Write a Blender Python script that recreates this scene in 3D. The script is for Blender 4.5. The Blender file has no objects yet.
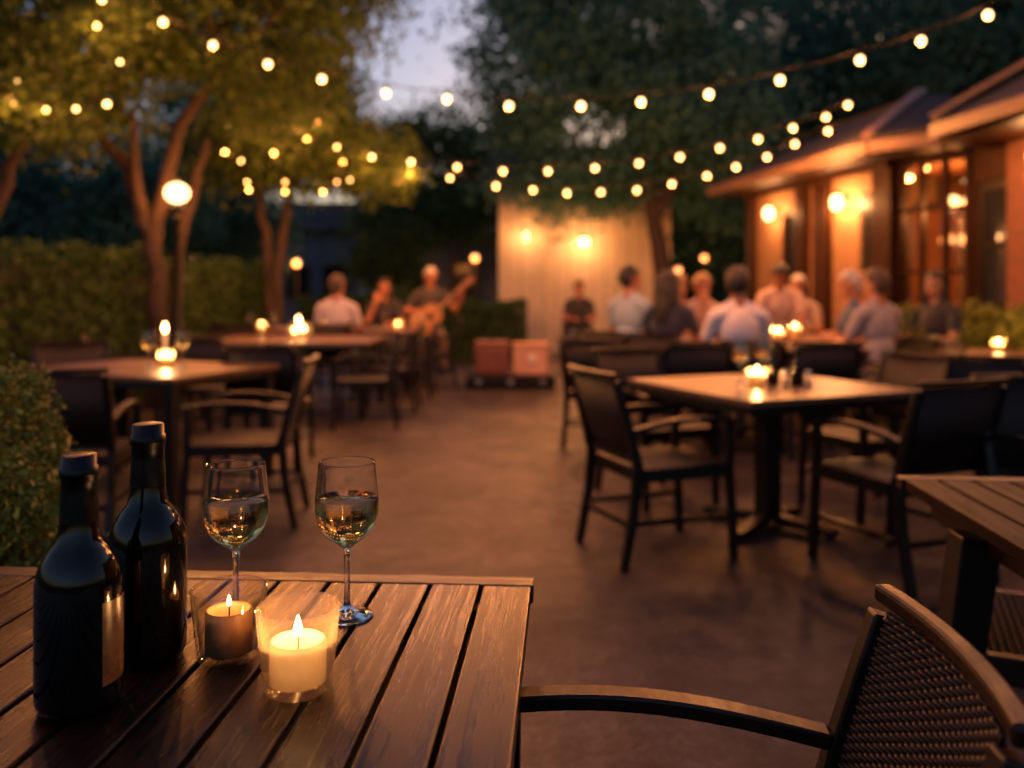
import bpy, bmesh, math, random
import numpy as np
from mathutils import Vector, Matrix, noise as mnoise
R = math.radians
rng = np.random.default_rng(11)
random.seed(11)
S = bpy.context.scene
C = S.collection
EYE, F, HY = 1.22, 850.0, 292.0

# ------------------------------------------------------------------ camera, sky, sun, exposure
cd = bpy.data.cameras.new("camera"); cam = bpy.data.objects.new("camera", cd); C.objects.link(cam)
cam.location = (0, 0, EYE); cam.rotation_euler = (R(90), 0, 0)
cd.sensor_width = 36; cd.lens = 36 * F / 1024; cd.shift_y = -(384 - HY) / 1024
cd.clip_start = .05; cd.clip_end = 800
cd.dof.use_dof = True; cd.dof.focus_distance = 1.17; cd.dof.aperture_fstop = 2.1
S.camera = cam
W = bpy.data.worlds.new("World"); S.world = W; W.use_nodes = True
wn = W.node_tree.nodes; bgn = wn["Background"]
sky = wn.new("ShaderNodeTexSky"); sky.sky_type = 'NISHITA'; sky.sun_disc = False
SUN_EL, SUN_ROT = 3.4, 26
sky.sun_elevation = R(SUN_EL); sky.sun_rotation = R(SUN_ROT); sky.dust_density = 2.5; sky.ozone_density = 1.0
tint = wn.new("ShaderNodeMix"); tint.data_type = 'RGBA'; tint.blend_type = 'MULTIPLY'; tint.inputs[0].default_value = 1; tint.inputs[7].default_value = (.72, .76, 1.16, 1)   # mauve dusk
W.node_tree.links.new(sky.outputs[0], tint.inputs[6]); W.node_tree.links.new(tint.outputs[2], bgn.inputs[0]); bgn.inputs[1].default_value = 0.13
sl = bpy.data.lights.new("sun", 'SUN'); sun = bpy.data.objects.new("sun", sl); C.objects.link(sun)
sl.energy = 0.03; sl.angle = R(12); sl.color = (1, .72, .6)
_a = R(SUN_ROT); sdir = Vector((math.sin(_a) * math.cos(R(SUN_EL)), math.cos(_a) * math.cos(R(SUN_EL)), math.sin(R(SUN_EL))))
sun.rotation_euler = sdir.to_track_quat('Z', 'Y').to_euler()
S.view_settings.view_transform = 'Standard'; S.view_settings.look = 'None'
S.view_settings.exposure = 1.2; S.view_settings.gamma = 1
S.render.engine = 'CYCLES'
S.cycles.use_denoising = True
S.cycles.max_bounces = 10; S.cycles.transparent_max_bounces = 16; S.cycles.transmission_bounces = 10
S.cycles.diffuse_bounces = 3; S.cycles.glossy_bounces = 4
S.cycles.sample_clamp_indirect = 3.0; S.cycles.sample_clamp_direct = 0
S.cycles.caustics_reflective = False; S.cycles.caustics_refractive = True; S.cycles.blur_glossy = .5

BULB_W = 13.0          # watts of one string bulb
WARM = (1.0, .31, .075)

# ------------------------------------------------------------------ helpers
def at(x, y, Y):
    """the world point seen at a pixel at depth Y"""
    return Vector(((x - 512) * Y / F, Y, EYE - (y - HY) * Y / F))

class MB:
    def __init__(s): s.v, s.f, s.sm, s.mi = [], [], [], []
    def add(s, vs, fs, smooth=False, mi=0):
        o = len(s.v); s.v += [tuple(p) for p in vs]
        s.f += [tuple(i + o for i in f) for f in fs]; s.sm += [smooth] * len(fs); s.mi += [mi] * len(fs); return s
    def box(s, c, d, rot=None, mi=0):
        x, y, z = d[0] / 2, d[1] / 2, d[2] / 2
        vs = [Vector((i * x, j * y, k * z)) for i in (-1, 1) for j in (-1, 1) for k in (-1, 1)]
        if rot is not None: vs = [rot @ p for p in vs]
        vs = [p + Vector(c) for p in vs]
        return s.add(vs, [(0, 1, 3, 2), (4, 6, 7, 5), (0, 4, 5, 1), (2, 3, 7, 6), (0, 2, 6, 4), (1, 5, 7, 3)], mi=mi)
    def hexa(s, bot, top):
        vs = list(bot) + list(top)
        return s.add(vs, [(3, 2, 1, 0), (4, 5, 6, 7), (0, 1, 5, 4), (1, 2, 6, 5), (2, 3, 7, 6), (3, 0, 4, 7)])
    def wall(s, p0, p1, z0, z1, t, off=0.0):
        """upright slab along the plan segment p0-p1, t thick towards its left side, moved off to the left"""
        a, b = Vector((p0[0], p0[1], 0)), Vector((p1[0], p1[1], 0)); d = (b - a).normalized(); n = Vector((-d.y, d.x, 0))
        q = [a + n * off, b + n * off, b + n * (off + t), a + n * (off + t)]
        return s.hexa([p + Vector((0, 0, z0)) for p in q], [p + Vector((0, 0, z1)) for p in q])
    def tube(s, pts, rad, seg=10, caps=True, sy=1.0):
        pts = [Vector(p) for p in pts]; n = len(pts)
        if not hasattr(rad, '__len__'): rad = [rad] * n
        ref = Vector((0, 0, 1)); vs = []
        t0 = (pts[1] - pts[0]).normalized()
        if abs(t0.z) > .9: ref = Vector((1, 0, 0))
        for i in range(n):
            t = (pts[min(i + 1, n - 1)] - pts[max(i - 1, 0)]).normalized()
            u = (ref - t * ref.dot(t)).normalized(); w = t.cross(u); ref = u
            for k in range(seg):
                a = 2 * math.pi * k / seg
                vs.append(pts[i] + (u * math.cos(a) + w * math.sin(a) * sy) * rad[i])
        fs = [(i * seg + k, i * seg + (k + 1) % seg, (i + 1) * seg + (k + 1) % seg, (i + 1) * seg + k) for i in range(n - 1) for k in range(seg)]
        s.add(vs, fs, True)
        if caps: s.add(vs[:seg], [tuple(reversed(range(seg)))]); s.add(vs[-seg:], [tuple(range(seg))])
        return s
    def bar(s, pts, w, h, side=None):
        """rectangular section bar along points; w along side, h along the other"""
        pts = [Vector(p) for p in pts]; n = len(pts); vs = []
        for i in range(n):
            t = (pts[min(i + 1, n - 1)] - pts[max(i - 1, 0)]).normalized()
            sd = Vector(side) if side is not None else Vector((0, 0, 1)).cross(t)
            sd = (sd - t * sd.dot(t)).normalized(); up = t.cross(sd)
            ww = w[i] if hasattr(w, '__len__') else w; hh = h[i] if hasattr(h, '__len__') else h
            for a, b in ((-1, -1), (1, -1), (1, 1), (-1, 1)): vs.append(pts[i] + sd * a * ww / 2 + up * b * hh / 2)
        fs = [(i * 4 + k, i * 4 + (k + 1) % 4, (i + 1) * 4 + (k + 1) % 4, (i + 1) * 4 + k) for i in range(n - 1) for k in range(4)]
        fs += [(3, 2, 1, 0), tuple((n - 1) * 4 + k for k in range(4))]
        return s.add(vs, fs)
    def lathe(s, prof, seg=32, c=(0, 0, 0), mi=0):
        c = Vector(c); vs, fs, rows = [], [], []
        for r, z in prof:
            if r < 1e-5: rows.append([len(vs)]); vs.append(c + Vector((0, 0, z)))
            else:
                rows.append(list(range(len(vs), len(vs) + seg)))
                vs += [c + Vector((r * math.cos(2 * math.pi * k / seg), r * math.sin(2 * math.pi * k / seg), z)) for k in range(seg)]
        for a, b in zip(rows, rows[1:]):
            for k in range(seg):
                k2 = (k + 1) % seg
                if len(a) == 1 and len(b) == 1: break
                if len(a) == 1: fs.append((a[0], b[k2], b[k]))
                elif len(b) == 1: fs.append((a[k], a[k2], b[0]))
                else: fs.append((a[k], a[k2], b[k2], b[k]))
        return s.add(vs, fs, True, mi)
    def sphere(s, c, r, seg=16, rot=None):
        r = r if hasattr(r, '__len__') else (r, r, r); n = seg // 2; c = Vector(c)
        m = MB(); m.lathe([(math.sin(math.pi * i / n), -math.cos(math.pi * i / n)) for i in range(n + 1)], seg)
        vs = [Vector((p[0] * r[0], p[1] * r[1], p[2] * r[2])) for p in m.v]
        if rot is not None: vs = [rot @ p for p in vs]
        return s.add([p + c for p in vs], m.f, True)
    def build(s, name, mat, parent=None, bevel=0, auto=None):
        me = bpy.data.meshes.new(name); me.from_pydata(s.v, [], s.f)
        me.polygons.foreach_set('use_smooth', s.sm); me.polygons.foreach_set('material_index', s.mi)
        for m in (mat if isinstance(mat, (list, tuple)) else [mat]): me.materials.append(m)
        bm = bmesh.new(); bm.from_mesh(me); bmesh.ops.recalc_face_normals(bm, faces=bm.faces); bm.to_mesh(me); bm.free()
        o = bpy.data.objects.new(name, me); C.objects.link(o)
        if parent is not None: o.parent = parent
        if bevel:
            b = o.modifiers.new("b", 'BEVEL'); b.width = bevel; b.segments = 2; b.limit_method = 'ANGLE'; b.angle_limit = R(40); b.harden_normals = False
        return o

def tag(o, label=None, cat=None, group=None, kind=None):
    for k, v in (('label', label), ('category', cat), ('group', group), ('kind', kind)):
        if v: o[k] = v
    return o
def thing(name, label, cat, loc=(0, 0, 0), rz=0.0, group=None):
    o = bpy.data.objects.new(name, None); C.objects.link(o); o.empty_display_size = .1
    o.location = loc; o.rotation_euler = (0, 0, R(rz)); return tag(o, label, cat, group)
KIDS = {}
def dup(root, loc, rz, label, group=None, scale=None):
    def cp(o, par):
        c = o.copy(); C.objects.link(c)
        if par is not None: c.parent = par
        for ch in [x for x in o.children]: cp(ch, c)
        return c
    r = cp(root, None); r.location = loc; r.rotation_euler = (0, 0, R(rz)); r['label'] = label
    if group: r['group'] = group
    if scale: r.scale = scale
    return r

# ------------------------------------------------------------------ materials
class NT:
    def __init__(s, name):
        s.m = bpy.data.materials.new(name); s.m.use_nodes = True; s.t = s.m.node_tree; s.n = s.t.nodes
        s.p = s.n["Principled BSDF"]; s.out = s.n["Material Output"]
    def N(s, typ, **kw):
        n = s.n.new(typ)
        for k, v in kw.items():
            if k.startswith('i_'):
                key = k[2:]; n.inputs[int(key) if key.isdigit() else key.replace('_', ' ')].default_value = v
            else: setattr(n, k, v)
        return n
    def L(s, a, b): s.t.links.new(a, b)
    def coord(s, scale=(1, 1, 1)):
        tc = s.N('ShaderNodeTexCoord'); mp = s.N('ShaderNodeMapping'); mp.inputs['Scale'].default_value = scale
        s.L(tc.outputs['Object'], mp.inputs[0]); return mp.outputs[0]
    def noise(s, vec, scale, detail=4, rough=.6, dist=0):
        n = s.N('ShaderNodeTexNoise'); n.inputs['Scale'].default_value = scale; n.inputs['Detail'].default_value = detail
        n.inputs['Roughness'].default_value = rough; n.inputs['Distortion'].default_value = dist
        s.L(vec, n.inputs['Vector']); return n.outputs['Fac']
    def ramp(s, fac, stops):
        r = s.N('ShaderNodeValToRGB'); e = r.color_ramp.elements
        while len(e) < len(stops): e.new(.5)
        for el, (p, c) in zip(e, stops): el.position = p; el.color = (*c, 1) if len(c) == 3 else c
        s.L(fac, r.inputs[0]); return r.outputs[0]
    def rng(s, fac, a, b, c, d):
        m = s.N('ShaderNodeMapRange'); s.L(fac, m.inputs[0])
        for i, v in enumerate((a, b, c, d)): m.inputs[i + 1].default_value = v
        return m.outputs[0]
    def math(s, op, a, b=None):
        m = s.N('ShaderNodeMath', operation=op)
        for i, v in enumerate((a, b)):
            if v is None: continue
            if isinstance(v, (int, float)): m.inputs[i].default_value = v
            else: s.L(v, m.inputs[i])
        return m.outputs[0]
    def mix(s, fac, a, b, mode='MIX'):
        m = s.N('ShaderNodeMix', data_type='RGBA', blend_type=mode)
        for sock, v in ((m.inputs[0], fac), (m.inputs[6], a), (m.inputs[7], b)):
            if isinstance(v, (int, float)): sock.default_value = v
            elif isinstance(v, tuple): sock.default_value = (*v, 1)
            else: s.L(v, sock)
        return m.outputs[2]
    def bump(s, h, strength, dist=.01):
        b = s.N('ShaderNodeBump'); b.inputs['Strength'].default_value = strength; b.inputs['Distance'].default_value = dist
        s.L(h, b.inputs['Height']); s.L(b.outputs[0], s.p.inputs['Normal'])

def k(c, f): return tuple(x * f for x in c)
def plain(name, col, rough=.5, metal=0, var=.25, scale=12, bump=.0, spec=.5, sheen=0):
    t = NT(name); v = t.coord(); n = t.noise(v, scale)
    t.L(t.ramp(n, [(.3, k(col, 1 - var)), (.7, k(col, 1 + var))]), t.p.inputs['Base Color'])
    t.L(t.rng(n, .3, .7, max(0, rough - .08), min(1, rough + .08)), t.p.inputs['Roughness'])
    t.p.inputs['Metallic'].default_value = metal; t.p.inputs['Specular IOR Level'].default_value = spec
    if sheen: t.p.inputs['Sheen Weight'].default_value = sheen
    if bump: t.bump(t.noise(v, scale * 6), bump)
    return t.m
def wood(name, dark, light, scale=(28, 1.6, 28), rough=.4, gap_var=.35, bump=.25, coat=0.0, spec=.5):
    t = NT(name); v = t.coord(scale)
    isl = t.N('ShaderNodeNewGeometry').outputs['Random Per Island']
    sh = t.N('ShaderNodeVectorMath', operation='ADD'); t.L(v, sh.inputs[0])
    cx = t.N('ShaderNodeCombineXYZ'); t.L(t.math('MULTIPLY', isl, 37.0), cx.inputs[0]); t.L(t.math('MULTIPLY', isl, 11.0), cx.inputs[1]); t.L(cx.outputs[0], sh.inputs[1])
    g = t.noise(sh.outputs[0], 1.0, 8, .65, .8)
    fine = t.noise(sh.outputs[0], 4.5, 3, .7, .2)
    gg = t.math('ADD', t.math('MULTIPLY', g, .7), t.math('MULTIPLY', fine, .3))
    col = t.ramp(gg, [(.34, dark), (.48, k(light, .62)), (.62, light), (.72, k(dark, 1.7))])
    big = t.noise(t.coord((1, 1, 1)), 5.0, 4)
    col = t.mix(t.rng(big, .35, .7, 0, .45), col, k(dark, 1.3))
    col = t.mix(1.0, col, t.ramp(isl, [(0, (1 - gap_var,) * 3), (1, (1,) * 3)]), 'MULTIPLY')
    t.L(col, t.p.inputs['Base Color'])
    t.L(t.rng(gg, .35, .65, rough - .1, rough + .14), t.p.inputs['Roughness'])
    t.p.inputs['Specular IOR Level'].default_value = spec; t.p.inputs['Coat Weight'].default_value = coat; t.p.inputs['Coat Roughness'].default_value = .25
    t.bump(gg, bump, .008); return t.m
def weave(name, col, sc=260.0, rough=.45, bump=.8):
    t = NT(name); v = t.coord(); sp = t.N('ShaderNodeSeparateXYZ'); t.L(v, sp.inputs[0])
    a = t.math('SINE', t.math('MULTIPLY', t.math('ADD', sp.outputs[0], sp.outputs[2]), sc)); b = t.math('SINE', t.math('MULTIPLY', sp.outputs[1], sc))
    h = t.math('ABSOLUTE', t.math('MULTIPLY', a, b))
    n = t.noise(v, 9)
    t.L(t.mix(t.rng(h, 0, 1, 0, 1), k(col, .35), t.ramp(n, [(.3, k(col, .8)), (.7, k(col, 1.3))])), t.p.inputs['Base Color'])
    t.p.inputs['Roughness'].default_value = rough; t.p.inputs['Specular IOR Level'].default_value = .3; t.bump(h, bump, .003); return t.m
def emit(name, col, strength, base=None):
    t = NT(name); t.p.inputs['Base Color'].default_value = (*(base or col), 1)
    t.p.inputs['Emission Color'].default_value = (*col, 1); t.p.inputs['Emission Strength'].default_value = strength
    n = t.noise(t.coord(), 30); t.L(t.rng(n, 0, 1, .35, .5), t.p.inputs['Roughness']); return t.m
def leaf(name, c1, c2, trans=.35, rough=.5):
    t = NT(name); isl = t.N('ShaderNodeNewGeometry').outputs['Random Per Island']
    n = t.noise(t.coord(), 1.6, 3)
    f = t.math('ADD', t.math('MULTIPLY', isl, .6), t.math('MULTIPLY', n, .4))
    col = t.ramp(f, [(.15, c1), (.8, c2)])
    t.L(col, t.p.inputs['Base Color']); t.p.inputs['Roughness'].default_value = rough; t.p.inputs['Specular IOR Level'].default_value = .25
    tr = t.N('ShaderNodeBsdfTranslucent'); t.L(col, tr.inputs[0])
    mx = t.N('ShaderNodeMixShader'); mx.inputs[0].default_value = trans
    t.L(t.p.outputs[0], mx.inputs[1]); t.L(tr.outputs[0], mx.inputs[2]); t.L(mx.outputs[0], t.out.inputs[0]); return t.m
def thin_glass(name, tint=(1, 1, 1), refl=1.0, rough=.02, frost=0):
    t = NT(name); tr = t.N('ShaderNodeBsdfTransparent'); tr.inputs[0].default_value = (*tint, 1)
    gl = t.N('ShaderNodeBsdfGlossy'); n = t.noise(t.coord(), 20); t.L(t.rng(n, 0, 1, rough * .6, rough * 1.6), gl.inputs['Roughness'])
    fr = t.N('ShaderNodeLayerWeight'); fr.inputs[0].default_value = .5
    sch = t.math('ADD', t.math('MULTIPLY', t.math('POWER', fr.outputs['Facing'], 4.5), .9), .045)
    mx = t.N('ShaderNodeMixShader'); t.L(t.math('MULTIPLY', sch, refl), mx.inputs[0])
    t.L(tr.outputs[0], mx.inputs[1]); t.L(gl.outputs[0], mx.inputs[2]); t.L(mx.outputs[0], t.out.inputs[0])
    if frost:
        tl = t.N('ShaderNodeBsdfTranslucent'); tl.inputs[0].default_value = (.9, .66, .40, 1); df = t.N('ShaderNodeBsdfDiffuse'); df.inputs[0].default_value = (.8, .58, .36, 1)
        m0 = t.N('ShaderNodeMixShader'); m0.inputs[0].default_value = .35; t.L(tl.outputs[0], m0.inputs[1]); t.L(df.outputs[0], m0.inputs[2])
        m2 = t.N('ShaderNodeMixShader'); t.L(t.math('MULTIPLY', t.rng(fr.outputs['Facing'], 0, 1, frost * .6, frost * 4), t.rng(t.noise(t.coord(), 35), .3, .7, .7, 1.3)), m2.inputs[0]); t.L(mx.outputs[0], m2.inputs[1]); t.L(m0.outputs[0], m2.inputs[2]); t.L(m2.outputs[0], t.out.inputs[0])
    return t.m
def solid_glass(name, col=(1, 1, 1), ior=1.5):
    t = NT(name); t.p.inputs['Base Color'].default_value = (*col, 1); t.p.inputs['Transmission Weight'].default_value = 1
    t.p.inputs['IOR'].default_value = ior; t.p.inputs['Roughness'].default_value = .0
    n = t.noise(t.coord(), 40); t.L(t.rng(n, 0, 1, 0.0, .02), t.p.inputs['Roughness']); return t.m

M = {}
M['plank'] = wood('plank_wood', (.003, .0013, .0007), (.019, .007, .0028), scale=(75, 3.2, 75), rough=.27, bump=.14, spec=.30)
M['plank_dull'] = wood('plank_wood_dull', (.006, .003, .0015), (.036, .014, .006), scale=(60, 3.2, 60), rough=.5, bump=.08, spec=.12)
M['end'] = wood('end_board_wood', (.005, .0025, .0013), (.030, .0115, .005), scale=(3.2, 75, 75), rough=.32, bump=.2)
M['tablewood'] = wood('cafe_table_wood', (.08, .036, .016), (.27, .13, .062), scale=(2, 26, 26), rough=.36, gap_var=.2, bump=.15)
M['railwood'] = wood('rail_wood', (.008, .0028, .0011), (.034, .0105, .0033), scale=(26, 7, 26), spec=.22, rough=.36, bump=.2)
M['black'] = plain('black_metal', (.006, .005, .0045), .42, metal=.0, var=.3, spec=.3)
M['frame'] = plain('dark_frame', (.008, .0045, .003), .42, var=.3, scale=20, spec=.3)
M['weave'] = weave('woven_resin', (.026, .014, .009), 230)
M['weave_seat'] = weave('woven_resin_seat', (.030, .020, .016), 230, .5)
M['rope'] = plain('rope_weave', (.020, .010, .005), .5, var=.45, scale=40, spec=.35)
M['bark'] = plain('bark', (.036, .020, .012), .85, var=.45, scale=9, bump=.5)
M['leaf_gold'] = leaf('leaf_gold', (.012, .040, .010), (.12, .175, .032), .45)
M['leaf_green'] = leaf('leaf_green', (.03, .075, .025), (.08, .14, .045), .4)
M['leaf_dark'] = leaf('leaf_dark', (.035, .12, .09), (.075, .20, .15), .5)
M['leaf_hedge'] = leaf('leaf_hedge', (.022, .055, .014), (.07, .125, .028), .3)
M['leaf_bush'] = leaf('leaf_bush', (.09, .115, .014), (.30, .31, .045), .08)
M['core'] = plain('hedge_core', (.008, .010, .005), .9, var=.4)
M['wire'] = plain('wire', (.005, .005, .005), .7, spec=.2)
M['bulb'] = emit('bulb_glow', (1.0, .50, .19), 4.6)
M['fairy'] = emit('fairy_glow', (1.0, .48, .14), 6.0)
M['lampglow'] = emit('lamp_glow', (1.0, .55, .22), 3.0)
def flamemat():
    t = NT('flame_glow'); e = t.N('ShaderNodeEmission'); e.inputs[0].default_value = (1, .52, .16, 1); e.inputs[1].default_value = 14
    n = t.noise(t.coord((1, 1, .4)), 60); t.L(t.rng(n, .2, .8, 10, 16), e.inputs[1]); tr = t.N('ShaderNodeBsdfTransparent'); ad = t.N('ShaderNodeAddShader')
    t.L(e.outputs[0], ad.inputs[0]); t.L(tr.outputs[0], ad.inputs[1]); t.L(ad.outputs[0], t.out.inputs[0]); return t.m
M['flame'] = flamemat()
M['dimglow'] = emit('dim_lamp_glow', (1.0, .66, .40), .2)
M['cream'] = plain('cream_siding', (.55, .44, .32), .75, var=.12, scale=3, bump=.1)
M['bottle'] = plain('dark_bottle_glass', (.003, .0025, .0015), .05, var=.3, spec=.38)
M['foil'] = plain('black_foil', (.004, .0035, .003), .34, var=.4, scale=50, spec=.25)
M['glass'] = solid_glass('clear_glass')
M['wine'] = solid_glass('white_wine', (1.0, .76, .32), 1.34)
M['cup'] = thin_glass('cup_glass', (.95, .91, .84), 1.8, .03, .012)
M['cup_frost'] = thin_glass('frosted_cup_glass', (.97, .92, .84), 1.8, .04, .06)
M['cup_glow'] = thin_glass('glowing_cup_glass', (.97, .9, .8), 1.1, .06, .16)
M['pane'] = thin_glass('window_glass', (.8, .8, .8), 1.3, .02)

# ------------------------------------------------------------------ ground
def ground():
    t = NT('stained_concrete'); v = t.coord()
    big = t.noise(v, .55, 5, .6, .6); mid = t.noise(v, 2.6, 6, .65, .4); fin = t.noise(v, 38, 5, .7)
    col = t.ramp(big, [(.40, (.033, .032, .034)), (.5, (.088, .076, .068)), (.60, (.185, .148, .12))])
    col = t.mix(t.rng(mid, .35, .68, 0, .75), col, (.042, .032, .028))
    m2 = t.noise(v, 7, 6, .75, .5); col = t.mix(t.rng(m2, .46, .60, 0, .8), col, (.026, .022, .021)); col = t.mix(t.rng(m2, .44, .30, 0, .35), col, (.22, .15, .11))
    col = t.mix(t.rng(fin, .42, .66, 0, .75), col, (.035, .025, .02))
    spk = t.noise(v, 160, 2); col = t.mix(t.rng(spk, .68, .74, 0, .5), col, (.30, .24, .20))
    t.L(col, t.p.inputs['Base Color'])
    t.L(t.rng(mid, .3, .7, .24, .50), t.p.inputs['Roughness']); t.p.inputs['Specular IOR Level'].default_value = .2
    t.bump(t.math('ADD', t.math('MULTIPLY', fin, .7), t.math('MULTIPLY', mid, .6)), .7, .014)
    g = NT('garden_soil'); v = g.coord(); n = g.noise(v, 1.5, 8)
    g.L(g.ramp(n, [(.3, (.02, .018, .01)), (.7, (.05, .055, .02))]), g.p.inputs['Base Color']); g.p.inputs['Roughness'].default_value = .95
    m = MB(); m.add([(-90, -40, -.004), (90, -40, -.004), (90, 140, -.004), (-90, 140, -.004)], [(0, 1, 2, 3)])
    tag(m.build('ground', g.m), kind='structure')
    m = MB(); m.add([(-4.9, -5, 0), (6.5, -5, 0), (6.5, 16.6, 0), (-4.9, 16.6, 0)], [(0, 1, 2, 3)])
    tag(m.build('patio_floor', t.m), kind='structure')
ground()

# ------------------------------------------------------------------ leaves
def leaf_mesh(name, cen, size, mat, parent=None, up=.35, aspect=.5):
    n = len(cen); cen = np.asarray(cen); size = np.broadcast_to(size, (n,)) * rng.uniform(.65, 1.3, n)
    d = rng.normal(size=(n, 3)); d /= np.linalg.norm(d, axis=1)[:, None]
    w = rng.normal(size=(n, 3)); w[:, 2] *= up; w = np.cross(d, w); w /= np.linalg.norm(w, axis=1)[:, None] + 1e-9
    nn = np.cross(d, w); L = size[:, None]; Wd = (size * aspect)[:, None]
    vs = np.empty((n, 4, 3)); vs[:, 0] = cen - d * L * .5; vs[:, 1] = cen + w * Wd * .5 + nn * L * .08 - d * L * .05
    vs[:, 2] = cen + d * L * .5; vs[:, 3] = cen - w * Wd * .5 + nn * L * .08 - d * L * .05
    me = bpy.data.meshes.new(name); me.vertices.add(n * 4); me.vertices.foreach_set('co', vs.reshape(-1))
    me.loops.add(n * 4); me.loops.foreach_set('vertex_index', np.arange(n * 4, dtype=np.int32))
    me.polygons.add(n); me.polygons.foreach_set('loop_start', np.arange(0, n * 4, 4, dtype=np.int32))
    me.polygons.foreach_set('loop_total', np.full(n, 4, dtype=np.int32)); me.update(calc_edges=True)
    me.materials.append(mat); o = bpy.data.objects.new(name, me); C.objects.link(o)
    if parent is not None: o.parent = parent
    return o
def crown_pts(lobes, clumps, per, sig, gap=.0, bottom=None):
    """leaf positions: clumps of leaves through lobes (centre, radii), denser towards each lobe's outside"""
    out = []
    vol = np.array([l[1][0] * l[1][1] * l[1][2] for l in lobes]) ** .7; vol /= vol.sum()
    for (c, r), f in zip(lobes, vol):
        kk = max(4, int(clumps * f)); d = rng.normal(size=(kk, 3)); d /= np.linalg.norm(d, axis=1)[:, None]
        rad = rng.uniform(.25, 1, kk) ** .5
        p = np.asarray(c) + d * rad[:, None] * np.asarray(r)
        if gap:
            keep = np.array([mnoise.noise(Vector(q) * .9) > -.5 + gap for q in p]); p = p[keep]
        q = np.repeat(p, per, 0); s = np.repeat(rng.uniform(.6, 1.4, len(p)) * sig, per)
        q = q + rng.normal(size=q.shape) * s[:, None] * np.array([1, 1, .6]); out.append(q)
    q = np.concatenate(out)
    if bottom is not None: q = q[q[:, 2] > bottom + rng.normal(size=len(q)) * .12]
    return q
def tree(name, label, group, base, stems, lobes, clumps, per, sig, size, mat, gap=0, bottom=None):
    o = thing(name, label, 'tree', base, 0, group); b = Vector(base); m = MB()
    for pts, r0, r1 in stems:
        pts = [Vector(p) for p in pts]; q = []
        for a, c in zip(pts, pts[1:]):
            for i in range(4): q.append(a.lerp(c, i / 4) + Vector((random.gauss(0, .02), random.gauss(0, .02), 0)))
        q.append(pts[-1]); q = [p - b for p in q]
        m.tube(q, [r0 + (r1 - r0) * i / (len(q) - 1) for i in range(len(q))], 9)
    # limbs reach into each lobe
    tips = [Vector(s[0][-1]) for s in stems]
    for c, r in lobes:
        c = Vector(c); t = min(tips, key=lambda p: (p - c).length)
        for _ in range(3):
            e = c + Vector((random.uniform(-.7, .7) * r[0], random.uniform(-.7, .7) * r[1], random.uniform(-.3, .8) * r[2]))
            mid = t.lerp(e, .5) + Vector((random.gauss(0, .12), random.gauss(0, .12), .15))
            m.tube([t - b, mid - b, e - b], [stems[0][2], stems[0][2] * .55, .012], 6)
    m.build('trunk', M['bark'], o)
    p = crown_pts(lobes, clumps, per, sig, gap, bottom) - np.array(base)
    leaf_mesh('crown', p, size, mat, o); return o

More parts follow.
